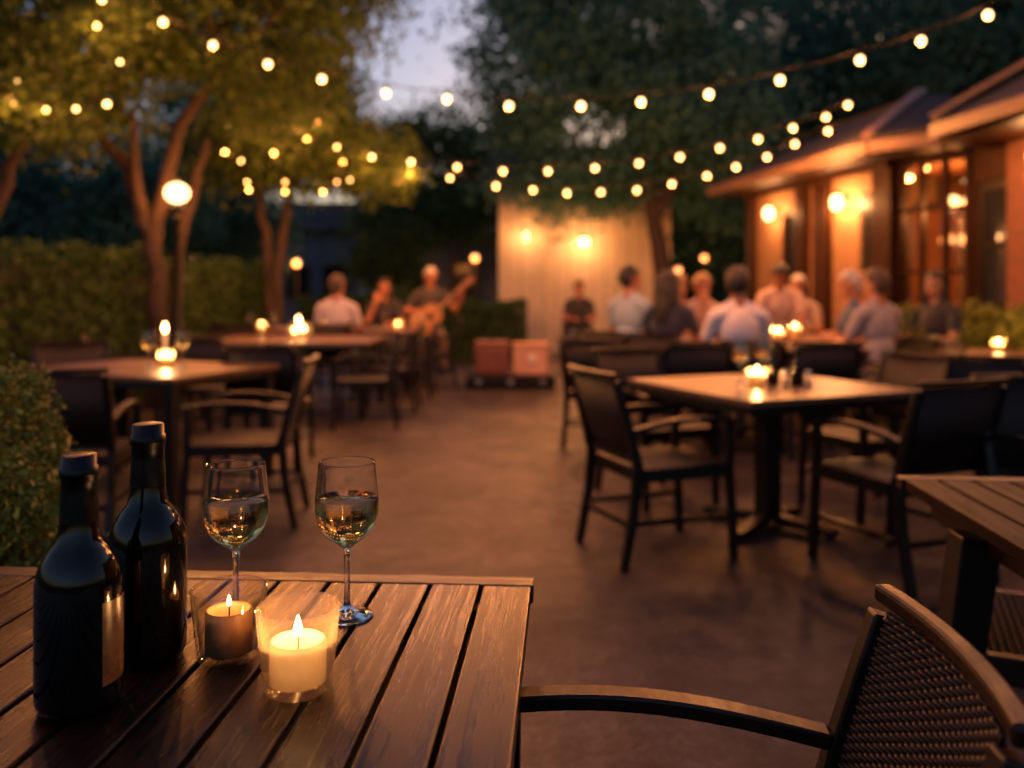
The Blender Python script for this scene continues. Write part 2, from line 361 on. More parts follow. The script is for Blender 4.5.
def trees():
    G1 = 'patio trees on the left'
    b = (-3.75, 9.0, 0)
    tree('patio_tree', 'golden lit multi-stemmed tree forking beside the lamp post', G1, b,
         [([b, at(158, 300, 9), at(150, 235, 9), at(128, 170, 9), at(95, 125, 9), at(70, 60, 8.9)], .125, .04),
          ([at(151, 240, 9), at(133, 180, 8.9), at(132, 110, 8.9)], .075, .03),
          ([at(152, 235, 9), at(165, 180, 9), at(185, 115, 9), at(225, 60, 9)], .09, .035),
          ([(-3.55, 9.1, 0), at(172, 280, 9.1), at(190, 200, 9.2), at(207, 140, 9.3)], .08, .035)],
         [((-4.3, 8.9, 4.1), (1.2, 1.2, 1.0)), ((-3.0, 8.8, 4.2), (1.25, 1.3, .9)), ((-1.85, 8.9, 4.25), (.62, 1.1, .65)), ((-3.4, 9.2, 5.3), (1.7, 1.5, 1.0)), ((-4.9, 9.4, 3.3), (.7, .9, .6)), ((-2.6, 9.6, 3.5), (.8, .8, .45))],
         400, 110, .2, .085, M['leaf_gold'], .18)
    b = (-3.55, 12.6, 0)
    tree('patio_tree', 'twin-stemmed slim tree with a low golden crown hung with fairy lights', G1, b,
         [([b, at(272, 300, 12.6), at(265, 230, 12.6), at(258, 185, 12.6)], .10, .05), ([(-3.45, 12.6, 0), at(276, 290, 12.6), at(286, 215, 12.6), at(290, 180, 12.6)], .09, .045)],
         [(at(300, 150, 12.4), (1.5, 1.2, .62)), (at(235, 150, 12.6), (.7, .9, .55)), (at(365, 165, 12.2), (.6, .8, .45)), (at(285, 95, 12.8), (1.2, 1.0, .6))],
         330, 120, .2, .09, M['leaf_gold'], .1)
    b = (-5.1, 7.6, 0)
    tree('patio_tree', 'tree at the left edge leaning over the hedge', G1, b,
         [([b, at(-45, 260, 7.6), at(-8, 215, 7.6), at(18, 150, 7.6), at(40, 90, 7.6)], .10, .04)],
         [(at(25, 95, 7.6), (.75, .8, .5)), (at(40, 10, 7.6), (1.1, 1.0, .7)), (at(-60, 60, 7.6), (.9, .9, .8))],
         180, 100, .18, .08, M['leaf_gold'], .15)
    # big dark trees behind
    G2 = 'tall dark trees behind the patio'
    b = (2.75, 15.2, 0)
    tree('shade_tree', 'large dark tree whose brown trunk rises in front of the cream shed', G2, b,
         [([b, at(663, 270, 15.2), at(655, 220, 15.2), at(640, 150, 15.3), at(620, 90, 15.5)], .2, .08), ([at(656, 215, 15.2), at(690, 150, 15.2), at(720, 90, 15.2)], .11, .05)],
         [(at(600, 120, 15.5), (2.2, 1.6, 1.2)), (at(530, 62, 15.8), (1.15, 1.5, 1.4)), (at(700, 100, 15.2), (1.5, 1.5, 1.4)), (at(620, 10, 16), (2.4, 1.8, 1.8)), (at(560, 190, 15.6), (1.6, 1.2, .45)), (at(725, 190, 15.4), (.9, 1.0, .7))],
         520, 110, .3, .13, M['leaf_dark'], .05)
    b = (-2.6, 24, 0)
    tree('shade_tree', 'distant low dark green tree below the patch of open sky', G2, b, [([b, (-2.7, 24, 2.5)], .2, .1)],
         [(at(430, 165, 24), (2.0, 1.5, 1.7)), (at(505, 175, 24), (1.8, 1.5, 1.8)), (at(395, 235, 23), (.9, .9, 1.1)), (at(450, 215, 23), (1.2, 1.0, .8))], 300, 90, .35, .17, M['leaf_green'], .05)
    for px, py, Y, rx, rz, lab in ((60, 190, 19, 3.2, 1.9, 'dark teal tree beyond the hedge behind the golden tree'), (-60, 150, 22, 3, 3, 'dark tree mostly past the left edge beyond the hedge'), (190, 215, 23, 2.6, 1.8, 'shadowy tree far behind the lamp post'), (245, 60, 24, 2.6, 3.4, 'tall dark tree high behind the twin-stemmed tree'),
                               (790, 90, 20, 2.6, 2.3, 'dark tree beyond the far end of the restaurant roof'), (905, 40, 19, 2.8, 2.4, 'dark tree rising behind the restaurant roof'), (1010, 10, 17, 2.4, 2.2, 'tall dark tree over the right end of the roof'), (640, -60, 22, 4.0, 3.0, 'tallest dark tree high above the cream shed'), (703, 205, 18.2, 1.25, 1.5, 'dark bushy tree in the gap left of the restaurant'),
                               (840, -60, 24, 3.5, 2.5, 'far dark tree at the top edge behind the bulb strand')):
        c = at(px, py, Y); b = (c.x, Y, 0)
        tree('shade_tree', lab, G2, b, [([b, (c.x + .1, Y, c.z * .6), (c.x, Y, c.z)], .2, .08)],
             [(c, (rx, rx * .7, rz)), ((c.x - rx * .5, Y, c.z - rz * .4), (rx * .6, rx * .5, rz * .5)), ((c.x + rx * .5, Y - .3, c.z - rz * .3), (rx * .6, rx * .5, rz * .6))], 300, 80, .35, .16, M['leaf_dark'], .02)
    # smaller far garden trees
    b = (-3.3, 21, 0)
    tree('garden_tree', 'small yellowish tree before the grey building', None, b, [([b, (-3.3, 21, 1.4)], .08, .04)], [(at(382, 262, 21), (.7, .6, .7)), (at(400, 250, 21), (.5, .5, .6))], 90, 80, .2, .12, M['leaf_gold'])
trees()

def hedge(name, label, p0, p1, width, h, n, size, mat, group=None, z0=0.0, cat='hedge'):
    a, b = Vector((*p0, 0)), Vector((*p1, 0)); d = (b - a); L = d.length; d.normalize(); nn = Vector((-d.y, d.x, 0))
    o = thing(name, label, cat, (a + b) / 2, 0, group); c = (a + b) / 2
    m = MB(); m.wall(a - c + d * .12, b - c - d * .12, z0 + .02, h - .16, width - .28, -(width - .28) / 2); m.build('filler_core', M['core'], o)  # solid dark filler added inside to block the view through the leaves
    s = rng.uniform(-.5, .5, n) * L; face = rng.random(n); A = 2 * h / (2 * h + width)
    v = np.where(face < A, np.sign(rng.uniform(-1, 1, n)) * width / 2, rng.uniform(-.5, .5, n) * width)
    z = np.where(face < A, rng.uniform(z0, h, n), h); ends = rng.random(n) < width / L * .4
    s = np.where(ends, np.sign(s) * L / 2, s); v = np.where(ends, rng.uniform(-.5, .5, n) * width, v); z = np.where(ends, rng.uniform(z0, h, n), z)
    und = np.array([mnoise.noise(Vector((x * 1.3, y * 1.3, q * 1.3))) + .5 * mnoise.noise(Vector((x * 4, y * 4, q * 4))) for x, y, q in zip(s, v, z)]) * .2
    inn = np.abs(rng.normal(size=n)) * .07
    cen = np.stack([s, v * (1 - inn / (width / 2)) + np.sign(v) * und * .6, z - inn * (z > h - .01) + und * (z > h * .8)], 1)
    W3 = cen[:, :1] * np.array(d)[None, :] + cen[:, 1:2] * np.array(nn)[None, :] + cen[:, 2:] * np.array([[0, 0, 1]])
    leaf_mesh('leaves', W3, size, mat, o); return o
def treeline():
    n = 26000; x = rng.uniform(-34, 34, n); h = np.array([3.4 + 1.6 * mnoise.noise(Vector((q * .16, 0, 3))) + .7 * mnoise.noise(Vector((q * .6, 0, 9))) for q in x])
    z = h * rng.uniform(0, 1, n) ** .8; y = 42 + rng.uniform(-1.5, 1.5, n)
    o = leaf_mesh('treeline', np.stack([x, y, z], 1), .5, M['leaf_dark']); tag(o, kind='stuff')
    b = (2.6, 19.5, 0)
    hedge('clipped_hedge', 'dark hedge in the gap between the shed and the restaurant', (1.9, 19.4), (5.2, 19.4), 1.0, 2.3, 9000, .12, M['leaf_dark'])
def hedges():
    treeline()
    hedge('clipped_hedge', 'long tall clipped hedge running along the left side', (-4.55, 4.6), (-4.3, 14.5), .8, 1.62, 42000, .075, M['leaf_hedge'])
    hedge('clipped_hedge', 'low dark hedge behind the guitarist', (-1.35, 15.6), (.25, 15.6), .7, 1.0, 7000, .08, M['leaf_green'])
    hedge('clipped_hedge', 'low hedge beneath the twin-stemmed tree', (-4.0, 16.2), (-1.7, 16.0), .7, 1.15, 9000, .08, M['leaf_hedge'])
    # the round shrub beside the near table
    o = thing('boxwood_shrub', 'rounded yellow-green boxwood shrub beside the wine table', 'shrub', (-1.46, 1.98, 0))
    m = MB()
    for i in range(14):
        a = random.uniform(0, 6.28); r = random.uniform(.1, .3)
        m.tube([(0, 0, 0), (r * .4 * math.cos(a), r * .4 * math.sin(a), .3), (r * math.cos(a), r * math.sin(a), random.uniform(.55, .8))], [.016, .010, .004], 6)
    m.build('stem', M['bark'], o)
    m = MB(); m.sphere((0, 0, .56), (.33, .33, .42), 20); m.build('filler_core', M['core'], o)  # solid dark filler ball added behind the leaves
    n = 5200; d = rng.normal(size=(n, 3)); d /= np.linalg.norm(d, axis=1)[:, None]
    lum = np.array([1 + .16 * mnoise.noise(Vector(q) * 3.2) + .06 * mnoise.noise(Vector(q) * 8) for q in d])
    tip = d * np.array([.445, .445, .52]) * lum[:, None] + np.array([0, 0, .56])
    q = np.repeat(tip, 9, 0); dd = np.repeat(d, 9, 0)
    q = q - dd * np.abs(rng.normal(size=(len(q), 1))) * .03 + rng.normal(size=q.shape) * .014
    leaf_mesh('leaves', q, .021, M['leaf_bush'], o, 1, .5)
hedges()

# ------------------------------------------------------------------ lights on things
def point(name, loc, watts, parent=None, col=WARM, rad=.03):
    l = bpy.data.lights.new(name, 'POINT'); l.energy = watts; l.color = col; l.shadow_soft_size = rad
    o = bpy.data.objects.new(name, l); C.objects.link(o); o.location = loc
    if parent is not None: o.parent = parent
    return o
def string_light(label, pix, Ya, Yb, ends, before=(), after=()):
    P = [at(x, y, Ya + (Yb - Ya) * (x - pix[0][0]) / (pix[-1][0] - pix[0][0])) for x, y in pix]
    P = [Vector(p) for p in before] + P + [Vector(p) for p in after]      # before, after: unseen extra bulbs, added for the light they give
    base = P[0].copy(); o = thing('string_light', label, 'string lights', base, 0, 'bulb strings over the patio')
    top = [p + Vector((0, 0, .075)) - base for p in P]
    w = [Vector(ends[0]) - base] + top + [Vector(ends[1]) - base]; q = []
    for a, b in zip(w, w[1:]):
        for i in range(4):
            s = i / 4; q.append(a.lerp(b, s) - Vector((0, 0, .02 * math.sin(math.pi * s))))
    q.append(w[-1]); MB().tube(q, .0045, 6).build('wire', M['wire'], o)
    bm = None
    for i, p in enumerate(P):
        if bm is None:
            m = MB().lathe([(0, -.025), (.011, -.0225), (.019, -.016), (.024, -.007), (.0252, .001), (.0235, .010), (.018, .0185), (.012, .025)], 14)
            b = m.build('bulb', M['bulb'], o); bm = b.data
            s = MB().lathe([(0, .078), (.013, .078), (.016, .07), (.017, .024), (0, .024)], 12).build('socket', M['wire'], b); sm_ = s.data
        else:
            b = bpy.data.objects.new('bulb', bm); C.objects.link(b); b.parent = o
            s = bpy.data.objects.new('socket', sm_); C.objects.link(s); s.parent = b
        b.location = p - base; b.rotation_euler = (random.gauss(0, .12), random.gauss(0, .12), 0)
        point('bulb_light', (0, 0, -.075), BULB_W, b, WARM, .03)
    return o
string_light('nearest bulb string sagging across the top of the patio',
    [(163, 22), (213, 45), (268, 64), (322, 79), (386, 93), (447, 99), (509, 106), (581, 106), (641, 102), (709, 94), (780, 80), (860, 60), (921, 41), (988, 15)], 7.2, 5.8, ((-1.5, .1, 2.5), (2.7, .6, 4.0)), [(-1.9, .9, 2.75), (-2.35, 1.9, 3.1), (-2.65, 3.0, 3.45), (-2.85, 4.2, 3.65), (-3.0, 5.4, 3.72), (-3.05, 6.4, 3.7)])  # leading world points: unseen bulbs added to light the shrub and front table
string_light('upper of the two far bulb strings ending above the roof edge',
    [(372, 157), (411, 162), (457, 167), (503, 171), (548, 171), (595, 168), (639, 163), (680, 157), (720, 148), (758, 139), (793, 128), (826, 117), (848, 105)], 11.0, 8.9, (at(300, 150, 12.2), at(905, 85, 8.9)))
string_light('lowest bulb string hanging in front of the cream shed',
    [(367, 159), (409, 169), (450, 178), (496, 186), (533, 190), (567, 193), (601, 192), (637, 190), (672, 184), (707, 176), (736, 167), (767, 157), (795, 144), (828, 131)], 12.2, 9.8, (at(330, 150, 12.4), at(870, 112, 9.6)))
def fairy(label, pix, Y, fw):
    P = [at(x, y, Y) for x, y in pix]; base = P[0].copy(); o = thing('fairy_lights', label, 'fairy lights', base, 0)
    MB().tube([p + Vector((0, 0, .03)) - base for p in P], .003, 5).build('wire', M['wire'], o)
    for i, p in enumerate(P):
        b = MB().sphere((0, 0, 0), random.uniform(.013, .022), 10).build('bulb', M['fairy'], o); b.location = p - base
        if i % 2 == 0: point('fairy_light', (0, -.06, -.04), fw, b)
fairy('few fairy lights at the front of the golden tree crown', [(14, 105), (17, 82), (46, 110), (76, 109), (107, 104), (120, 62), (97, 26), (102, 0)], 7.0, 3)
fairy('cluster of fairy lights dotted through the low golden crown', [(225, 152), (241, 161), (249, 190), (247, 182), (285, 192), (285, 182), (274, 153), (275, 128), (307, 139), (337, 147), (343, 162), (337, 182), (323, 192), (350, 180), (228, 128), (262, 110), (318, 122)], 10.6, 11)

# ------------------------------------------------------------------ lamp post and wall lamps
def lamp_post():
    p = at(177, 193, 8.6); o = thing('lamp_post', 'black post lamp with a glowing lantern head beside the forked tree', 'lamp post', (p.x, p.y, 0))
    MB().lathe([(0, 0), (.11, 0), (.11, .05), (.07, .09), (.05, .3), (.036, .34), (.03, p.z - .3), (.045, p.z - .27), (.045, p.z - .24), (.03, p.z - .2), (0, p.z - .2)], 16).build('post', M['black'], o)
    z = p.z
    MB().lathe([(0, z - .18), (.06, z - .18), (.085, z - .15), (.06, z - .125), (0, z - .125)], 16).build('cradle', M['black'], o)
    MB().lathe([(.115 * math.sin(math.pi * q / 14), z - .10 * math.cos(math.pi * q / 14)) for q in range(15)], 24).build('lantern_globe', M['lampglow'], o)
    MB().lathe([(0, z + .2), (.010, z + .19), (.016, z + .15), (.04, z + .135), (.045, z + .122), (0, z + .122)], 20).build('cap', M['black'], o)
    for a in range(4): point('lamp_light', (.22 * math.cos(a * 1.571 + .7), .22 * math.sin(a * 1.571 + .7), z), 5, o, WARM, .1)
lamp_post()
LW = {}
def wall_lantern(label, p, out, watts, globe=.068, reach=.17):
    """lantern: back plate, arm, glowing globe, cap; out = direction away from the wall"""
    out = Vector(out).normalized(); o = thing('wall_lantern', label, 'wall lamp', p, math.degrees(math.atan2(out.y, out.x)), 'wall lanterns')
    MB().box((.012, 0, 0), (.024, .10, .2)).build('back_plate', M['black'], o, .004)
    MB().tube([(.02, 0, -.05), (.10, 0, -.09), (.16, 0, -.11), (.16, 0, -.095)], .011, 8).build('arm', M['black'], o)
    MB().lathe([(0, -.09), (.04, -.088), (globe * .8, -.05), (globe, .0), (globe * .85, .06), (globe * .5, .09), (0, .095)], 20, (.16, 0, 0)).build('globe', M['lampglow'], o)
    MB().lathe([(0, .16), (.012, .155), (.02, .13), (globe * .75, .105), (globe * .75, .097), (0, .097)], 16, (.16, 0, 0)).build('cap', M['black'], o)
    for dy in (-.13, .13): point('lantern_light', (reach, dy, -.02), watts / 2, o, (1, .42, .14), .06)
    return o

# ------------------------------------------------------------------ buildings
def siding(name, col, axis, pitch, rough=.7, grime=.35):
    t = NT(name); v = t.coord(); sp = t.N('ShaderNodeSeparateXYZ'); t.L(v, sp.inputs[0])
    h = t.math('PINGPONG', t.math('ADD', sp.outputs[axis], 50.0), pitch / 2); g = t.rng(h, 0, pitch * .06, 0, 1)
    n = t.noise(v, 2.2, 6); c = t.ramp(n, [(.3, k(col, 1 - grime)), (.65, col)])
    t.L(t.mix(g, k(col, .35), c), t.p.inputs['Base Color']); t.p.inputs['Roughness'].default_value = rough; t.bump(g, .4, .01); return t.m
def brickmat(name, c1, c2, mortar):
    t = NT(name); tc = t.N('ShaderNodeTexCoord'); sp = t.N('ShaderNodeSeparateXYZ'); t.L(tc.outputs['Object'], sp.inputs[0])
    cb = t.N('ShaderNodeCombineXYZ'); t.L(t.math('ADD', sp.outputs[0], sp.outputs[1]), cb.inputs[0]); t.L(sp.outputs[2], cb.inputs[1])
    b = t.N('ShaderNodeTexBrick'); t.L(cb.outputs[0], b.inputs['Vector']); b.inputs['Scale'].default_value = 4.6
    for i, c in ((1, c1), (2, c2), (3, mortar)): b.inputs[i].default_value = (*c, 1)
    t.L(b.outputs[0], t.p.inputs['Base Color']); t.p.inputs['Roughness'].default_value = .8; t.bump(b.outputs[1], -.4, .008); return t.m
M['stucco'] = plain('warm_stucco', (.21, .11, .05), .8, var=.15, scale=5, bump=.25)
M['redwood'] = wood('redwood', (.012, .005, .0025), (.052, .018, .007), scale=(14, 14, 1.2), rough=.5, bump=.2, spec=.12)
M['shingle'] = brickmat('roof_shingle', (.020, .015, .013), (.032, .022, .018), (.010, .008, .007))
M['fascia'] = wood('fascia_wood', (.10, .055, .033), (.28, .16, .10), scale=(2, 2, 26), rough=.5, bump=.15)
M['brick'] = brickmat('red_brick', (.20, .06, .025), (.14, .042, .02), (.13, .08, .05))
M['interior'] = plain('interior_wall', (.30, .13, .05), .8, var=.3, scale=1.4)
M['picture'] = plain('picture_print', (.30, .2, .1), .6, var=.6, scale=7)
M['greywall'] = siding('grey_blue_siding', (.20, .235, .28), 2, .18)
M['darkpane'] = plain('dark_window_glass', (.02, .022, .026), .08, var=.2)

def restaurant():
    B = Vector((4.3, 9.4, 0))
    o = thing('restaurant_building', 'timber and stucco restaurant with lit windows and overhanging roofs along the right', 'building', B)
    def W2(p): return (p[0] - B.x, p[1] - B.y)
    P0 = Vector((3.66, 12.95)); d = Vector((.196, -.981)); n = Vector((.981, .196))
    def s(t, off=0.0): q = P0 + d * t + n * off; return W2(q)
    HT = 2.86
    # walls in this frame: segment from far to near keeps its left side pointing into the building
    m = MB(); m.wall(s(-.0), s(.92), 0, HT, .2); m.wall(s(.92), s(1.38), 2.35, HT, .2); m.wall(s(.92), s(1.38), 0, .5, .2)
    m.wall(s(1.38), s(2.82), 0, HT, .2); m.wall(s(2.82), s(3.1), 0, .5, .2); m.wall(s(2.82), s(3.1), 2.4, HT, .2); m.wall(s(3.1), s(3.45), 0, HT, .2)
    m.wall(W2((8.0, 13.85)), s(0), 0, HT, .2); m.build('wall', M['stucco'], o)
    m = MB()
    for a, b in ((-.03, .16), (1.42, 1.62), (1.86, 2.16), (3.12, 3.46)): m.wall(s(a), s(b), 0, HT - .02, .1, -.1)
    m.wall(s(-.03), s(3.46), 2.62, 2.8, .06, -.06 - .1); m.build('pilaster', M['redwood'], o, .006)
    for a, b, z0, z1 in ((.92, 1.38, .5, 2.35), (2.82, 3.1, .5, 2.4)):
        m = MB(); m.wall(s(a), s(a + .05), z0, z1, .08, -.015); m.wall(s(b - .05), s(b), z0, z1, .08, -.015); m.wall(s(a + .05), s(b - .05), z1 - .06, z1, .08, -.012); m.wall(s(a + .05), s(b - .05), z0, z0 + .06, .08, -.012)
        m.wall(s(a + .05), s(b - .05), (z0 + z1) / 2 - .02, (z0 + z1) / 2 + .02, .05, -.002)
        w = m.build('window', M['redwood'], o)
        m = MB(); m.wall(s(a + .045), s(b - .045), z0 + .05, z1 - .05, .012, .06); m.build('pane', M['darkpane'], w)
    m = MB()
    for i in range(24): m.wall(s(2.83), s(3.09), .56 + i * .075, .56 + i * .075 + .06, .02, -.05 - .012 * (i % 2))
    m.build('shutter', M['frame'], o)
    # glazed bay
    A, Bb = (4.335, 9.57), (4.78, 8.88)
    def lerp(t): return (A[0] + (Bb[0] - A[0]) * t, A[1] + (Bb[1] - A[1]) * t)
    m = MB()
    for t0, t1 in ((0, .07), (.30, .35), (.63, .68), (.93, 1.0)): m.wall(W2(lerp(t0)), W2(lerp(t1)), 0, 2.75, .1)
    for t0, t1 in ((.07, .30), (.35, .63), (.68, .93)):
        for z0, z1 in ((0, .45), (1.42, 1.47), (2.1, 2.15), (2.62, 2.75)): m.wall(W2(lerp(t0)), W2(lerp(t1)), z0, z1, .07, .012)
    w = m.build('window', M['redwood'], o, .005)
    m = MB(); m.wall(W2(lerp(.02)), W2(lerp(.98)), .44, 2.65, .008, .05); m.build('pane', M['pane'], w)
    # door side and brick pier
    D0, D1 = (4.80, 8.86), (4.80, 8.12)
    m = MB(); m.wall(W2(D0), W2((4.8, 8.78)), 0, 2.75, .1); m.wall(W2((4.8, 8.2)), W2(D1), 0, 2.75, .1); m.wall(W2((4.8, 8.78)), W2((4.8, 8.2)), 2.35, 2.75, .1)
    dr = MB().wall(W2((4.8, 8.775)), W2((4.8, 8.69)), 0, 2.34, .06, .02).wall(W2((4.8, 8.29)), W2((4.8, 8.205)), 0, 2.34, .06, .02)
    for z0, z1 in ((0, .3), (1.0, 1.1), (1.66, 1.72), (2.24, 2.34)): dr.wall(W2((4.8, 8.69)), W2((4.8, 8.29)), z0, z1, .05, .025)
    m.build('door_frame', M['redwood'], o, .005)
    dr = dr.build('door', M['frame'], o, .004)
    MB().wall(W2((4.8, 8.69)), W2((4.8, 8.29)), .29, 2.25, .01, .045).build('pane', M['darkpane'], dr)
    MB().tube([(4.76 - B.x, 8.3 - B.y, .95), (4.74 - B.x, 8.3 - B.y, .98), (4.74 - B.x, 8.3 - B.y, 1.2), (4.76 - B.x, 8.3 - B.y, 1.23)], .01, 8).build('handle', M['black'], dr)
    m = MB(); m.wall(W2((4.72, 8.11)), W2((4.72, 7.3)), 0, 2.8, .3); m.wall(W2((4.8, 7.3)), W2((4.9, 2.6)), 0, 2.8, .2); m.wall(W2((4.9, 2.6)), W2((8.6, 2.6)), 0, 2.8, .2)
    m.build('brick_wall', M['brick'], o)
    # interior seen through the glass
    m = MB(); m.wall(W2((4.5, 11.6)), W2((7.6, 11.2)), 0, 2.7, .1, 0); m.wall(W2((7.6, 11.2)), W2((7.6, 7.9)), 0, 2.7, .1)
    m.add([(.35, 1.9, 2.72), (3.3, 1.9, 2.72), (3.3, -1.6, 2.72), (.55, -1.6, 2.72)], [(0, 1, 2, 3)]); m.add([(.35, 1.9, .02), (3.3, 1.9, .02), (3.3, -1.6, .02), (.6, -1.4, .02)], [(0, 1, 2, 3)])
    m.build('interior_wall', M['interior'], o)
    # roofs
    def E(t, off, z): q = P0 + d * t + n * off; return Vector((q.x - B.x, q.y - B.y, z))
    def V(x, y, z): return Vector((x - B.x, y - B.y, z))
    e0, e1 = E(-.35, -.56, 2.84), E(3.72, -.56, 2.84); e2 = V(4.42, 8.62, 2.86)
    r0, r1 = V(4.6, 12.3, 3.55), V(4.9, 10.2, 3.55); far = V(6.9, 13.7, 2.84); q1, q2 = V(6.9, 8.9, 2.92), V(6.9, 13.0, 2.92)
    m = MB(); m.add([e0, e1, r1, r0], [(0, 1, 2, 3)]); m.add([e1, e2, q1, r1], [(0, 1, 2, 3)]); m.add([far, e0, r0], [(0, 1, 2)]); m.add([r0, r1, q1, q2], [(0, 1, 2, 3)]); m.add([far, r0, q2], [(0, 1, 2)])
    rf = m.build('roof', M['shingle'], o); sd = rf.modifiers.new('s', 'SOLIDIFY'); sd.thickness = .06; sd.offset = 1
    MB().bar([e1 + Vector((0, 0, .07)), r1 + Vector((0, 0, .09))], .12, .05).build('hip_cap', M['fascia'], rf)
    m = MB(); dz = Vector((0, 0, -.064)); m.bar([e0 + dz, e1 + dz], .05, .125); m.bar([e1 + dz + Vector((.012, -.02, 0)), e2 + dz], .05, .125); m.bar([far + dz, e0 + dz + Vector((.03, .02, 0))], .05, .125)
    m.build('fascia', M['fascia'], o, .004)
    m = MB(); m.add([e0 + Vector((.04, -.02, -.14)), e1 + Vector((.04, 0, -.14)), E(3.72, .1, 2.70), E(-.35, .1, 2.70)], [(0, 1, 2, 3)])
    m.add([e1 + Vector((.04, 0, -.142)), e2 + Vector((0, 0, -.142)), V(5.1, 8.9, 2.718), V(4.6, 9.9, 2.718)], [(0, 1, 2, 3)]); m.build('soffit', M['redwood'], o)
    # nearer roof
    f0, f1 = V(3.97, 8.05, 2.80), V(4.34, 4.6, 2.80); f2 = V(4.5, 2.2, 2.80); g0 = V(5.6, 8.9, 2.82)
    h0, h1 = V(5.3, 7.0, 3.62), V(5.6, 2.4, 3.62); k0, k1 = V(9, 8.6, 2.95), V(9, 2.4, 2.95)
    m = MB(); m.add([f0, f1, f2, h1, h0], [(0, 1, 2, 3, 4)]); m.add([g0, f0, h0], [(0, 1, 2)]); m.add([g0, h0, k0], [(0, 1, 2)]); m.add([h0, h1, k1, k0], [(0, 1, 2, 3)]); m.add([f2, k1, h1], [(0, 1, 2)])
    rf = m.build('roof', M['shingle'], o); sd = rf.modifiers.new('s', 'SOLIDIFY'); sd.thickness = .06; sd.offset = 1
    MB().bar([f0 + Vector((0, 0, .07)), h0 + Vector((0, 0, .09))], .13, .05).build('hip_cap', M['fascia'], rf)
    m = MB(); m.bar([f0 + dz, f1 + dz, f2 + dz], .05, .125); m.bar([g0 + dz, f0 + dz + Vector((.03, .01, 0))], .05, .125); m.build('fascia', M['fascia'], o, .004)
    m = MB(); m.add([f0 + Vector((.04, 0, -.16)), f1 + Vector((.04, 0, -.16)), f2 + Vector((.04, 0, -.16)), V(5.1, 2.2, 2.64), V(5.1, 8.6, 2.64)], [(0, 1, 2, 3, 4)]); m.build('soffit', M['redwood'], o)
    # lamps
    q = P0 + d * .98 - n * .0; wall_lantern('wall lantern nearest the far corner of the restaurant', (*(P0 + d * .80), 2.34), (-n.x, -n.y, 0), 22)
    wall_lantern('wall lantern on the lit stucco strip beside the shutter', (*(P0 + d * 2.5), 2.32), (-n.x, -n.y, 0), 38)
    wall_lantern('wall lantern under the nearer eave close to the right edge', (4.72, 7.40, 2.40), (-1, 0, 0), 14)
    # indoor twin lamp
    t = thing('floor_lamp', 'twin-globe standing lamp glowing behind the restaurant glass', 'lamp', (5.15, 9.75, 0))
    MB().lathe([(0, 0), (.14, 0), (.14, .02), (.02, .04), (.015, 2.1), (0, 2.1)], 14).build('stand', M['black'], t)
    MB().tube([(-.1, .02, 2.14), (-.07, 0, 2.1), (.07, 0, 2.1), (.1, -.02, 2.14)], .012, 8).build('arm', M['black'], t)
    for x in (-.1, .1): MB().sphere((x, 0, 2.24), .085, 16).build('globe', M['lampglow'], t)
    point('globe_light', (0, -.25, 2.15), 34, t)
    point('globe_light', (0, .3, 2.2), 34, t)
    for (px, py, Yd, w, h, lab) in ((905, 185, 11.3, .75, .55, 'larger framed picture on the restaurant wall indoors'), (928, 190, 11.3, .45, .4, 'smaller framed picture on the restaurant wall indoors')):
        c = at(px, py, Yd); pf = thing('framed_picture', lab, 'picture', c, -4, 'pictures inside the restaurant')
        MB().box((0, 0, 0), (w * .6, .02, h)).build('print', M['picture'], pf)
        m = MB(); m.box((0, -.005, h / 2), (w * .6 + .06, .04, .04)); m.box((0, -.005, -h / 2), (w * .6 + .06, .04, .04)); m.box((w * .3, -.006, 0), (.04, .04, h - .042)); m.box((-w * .3, -.006, 0), (.04, .04, h - .042)); m.build('frame', M['frame'], pf)
restaurant()

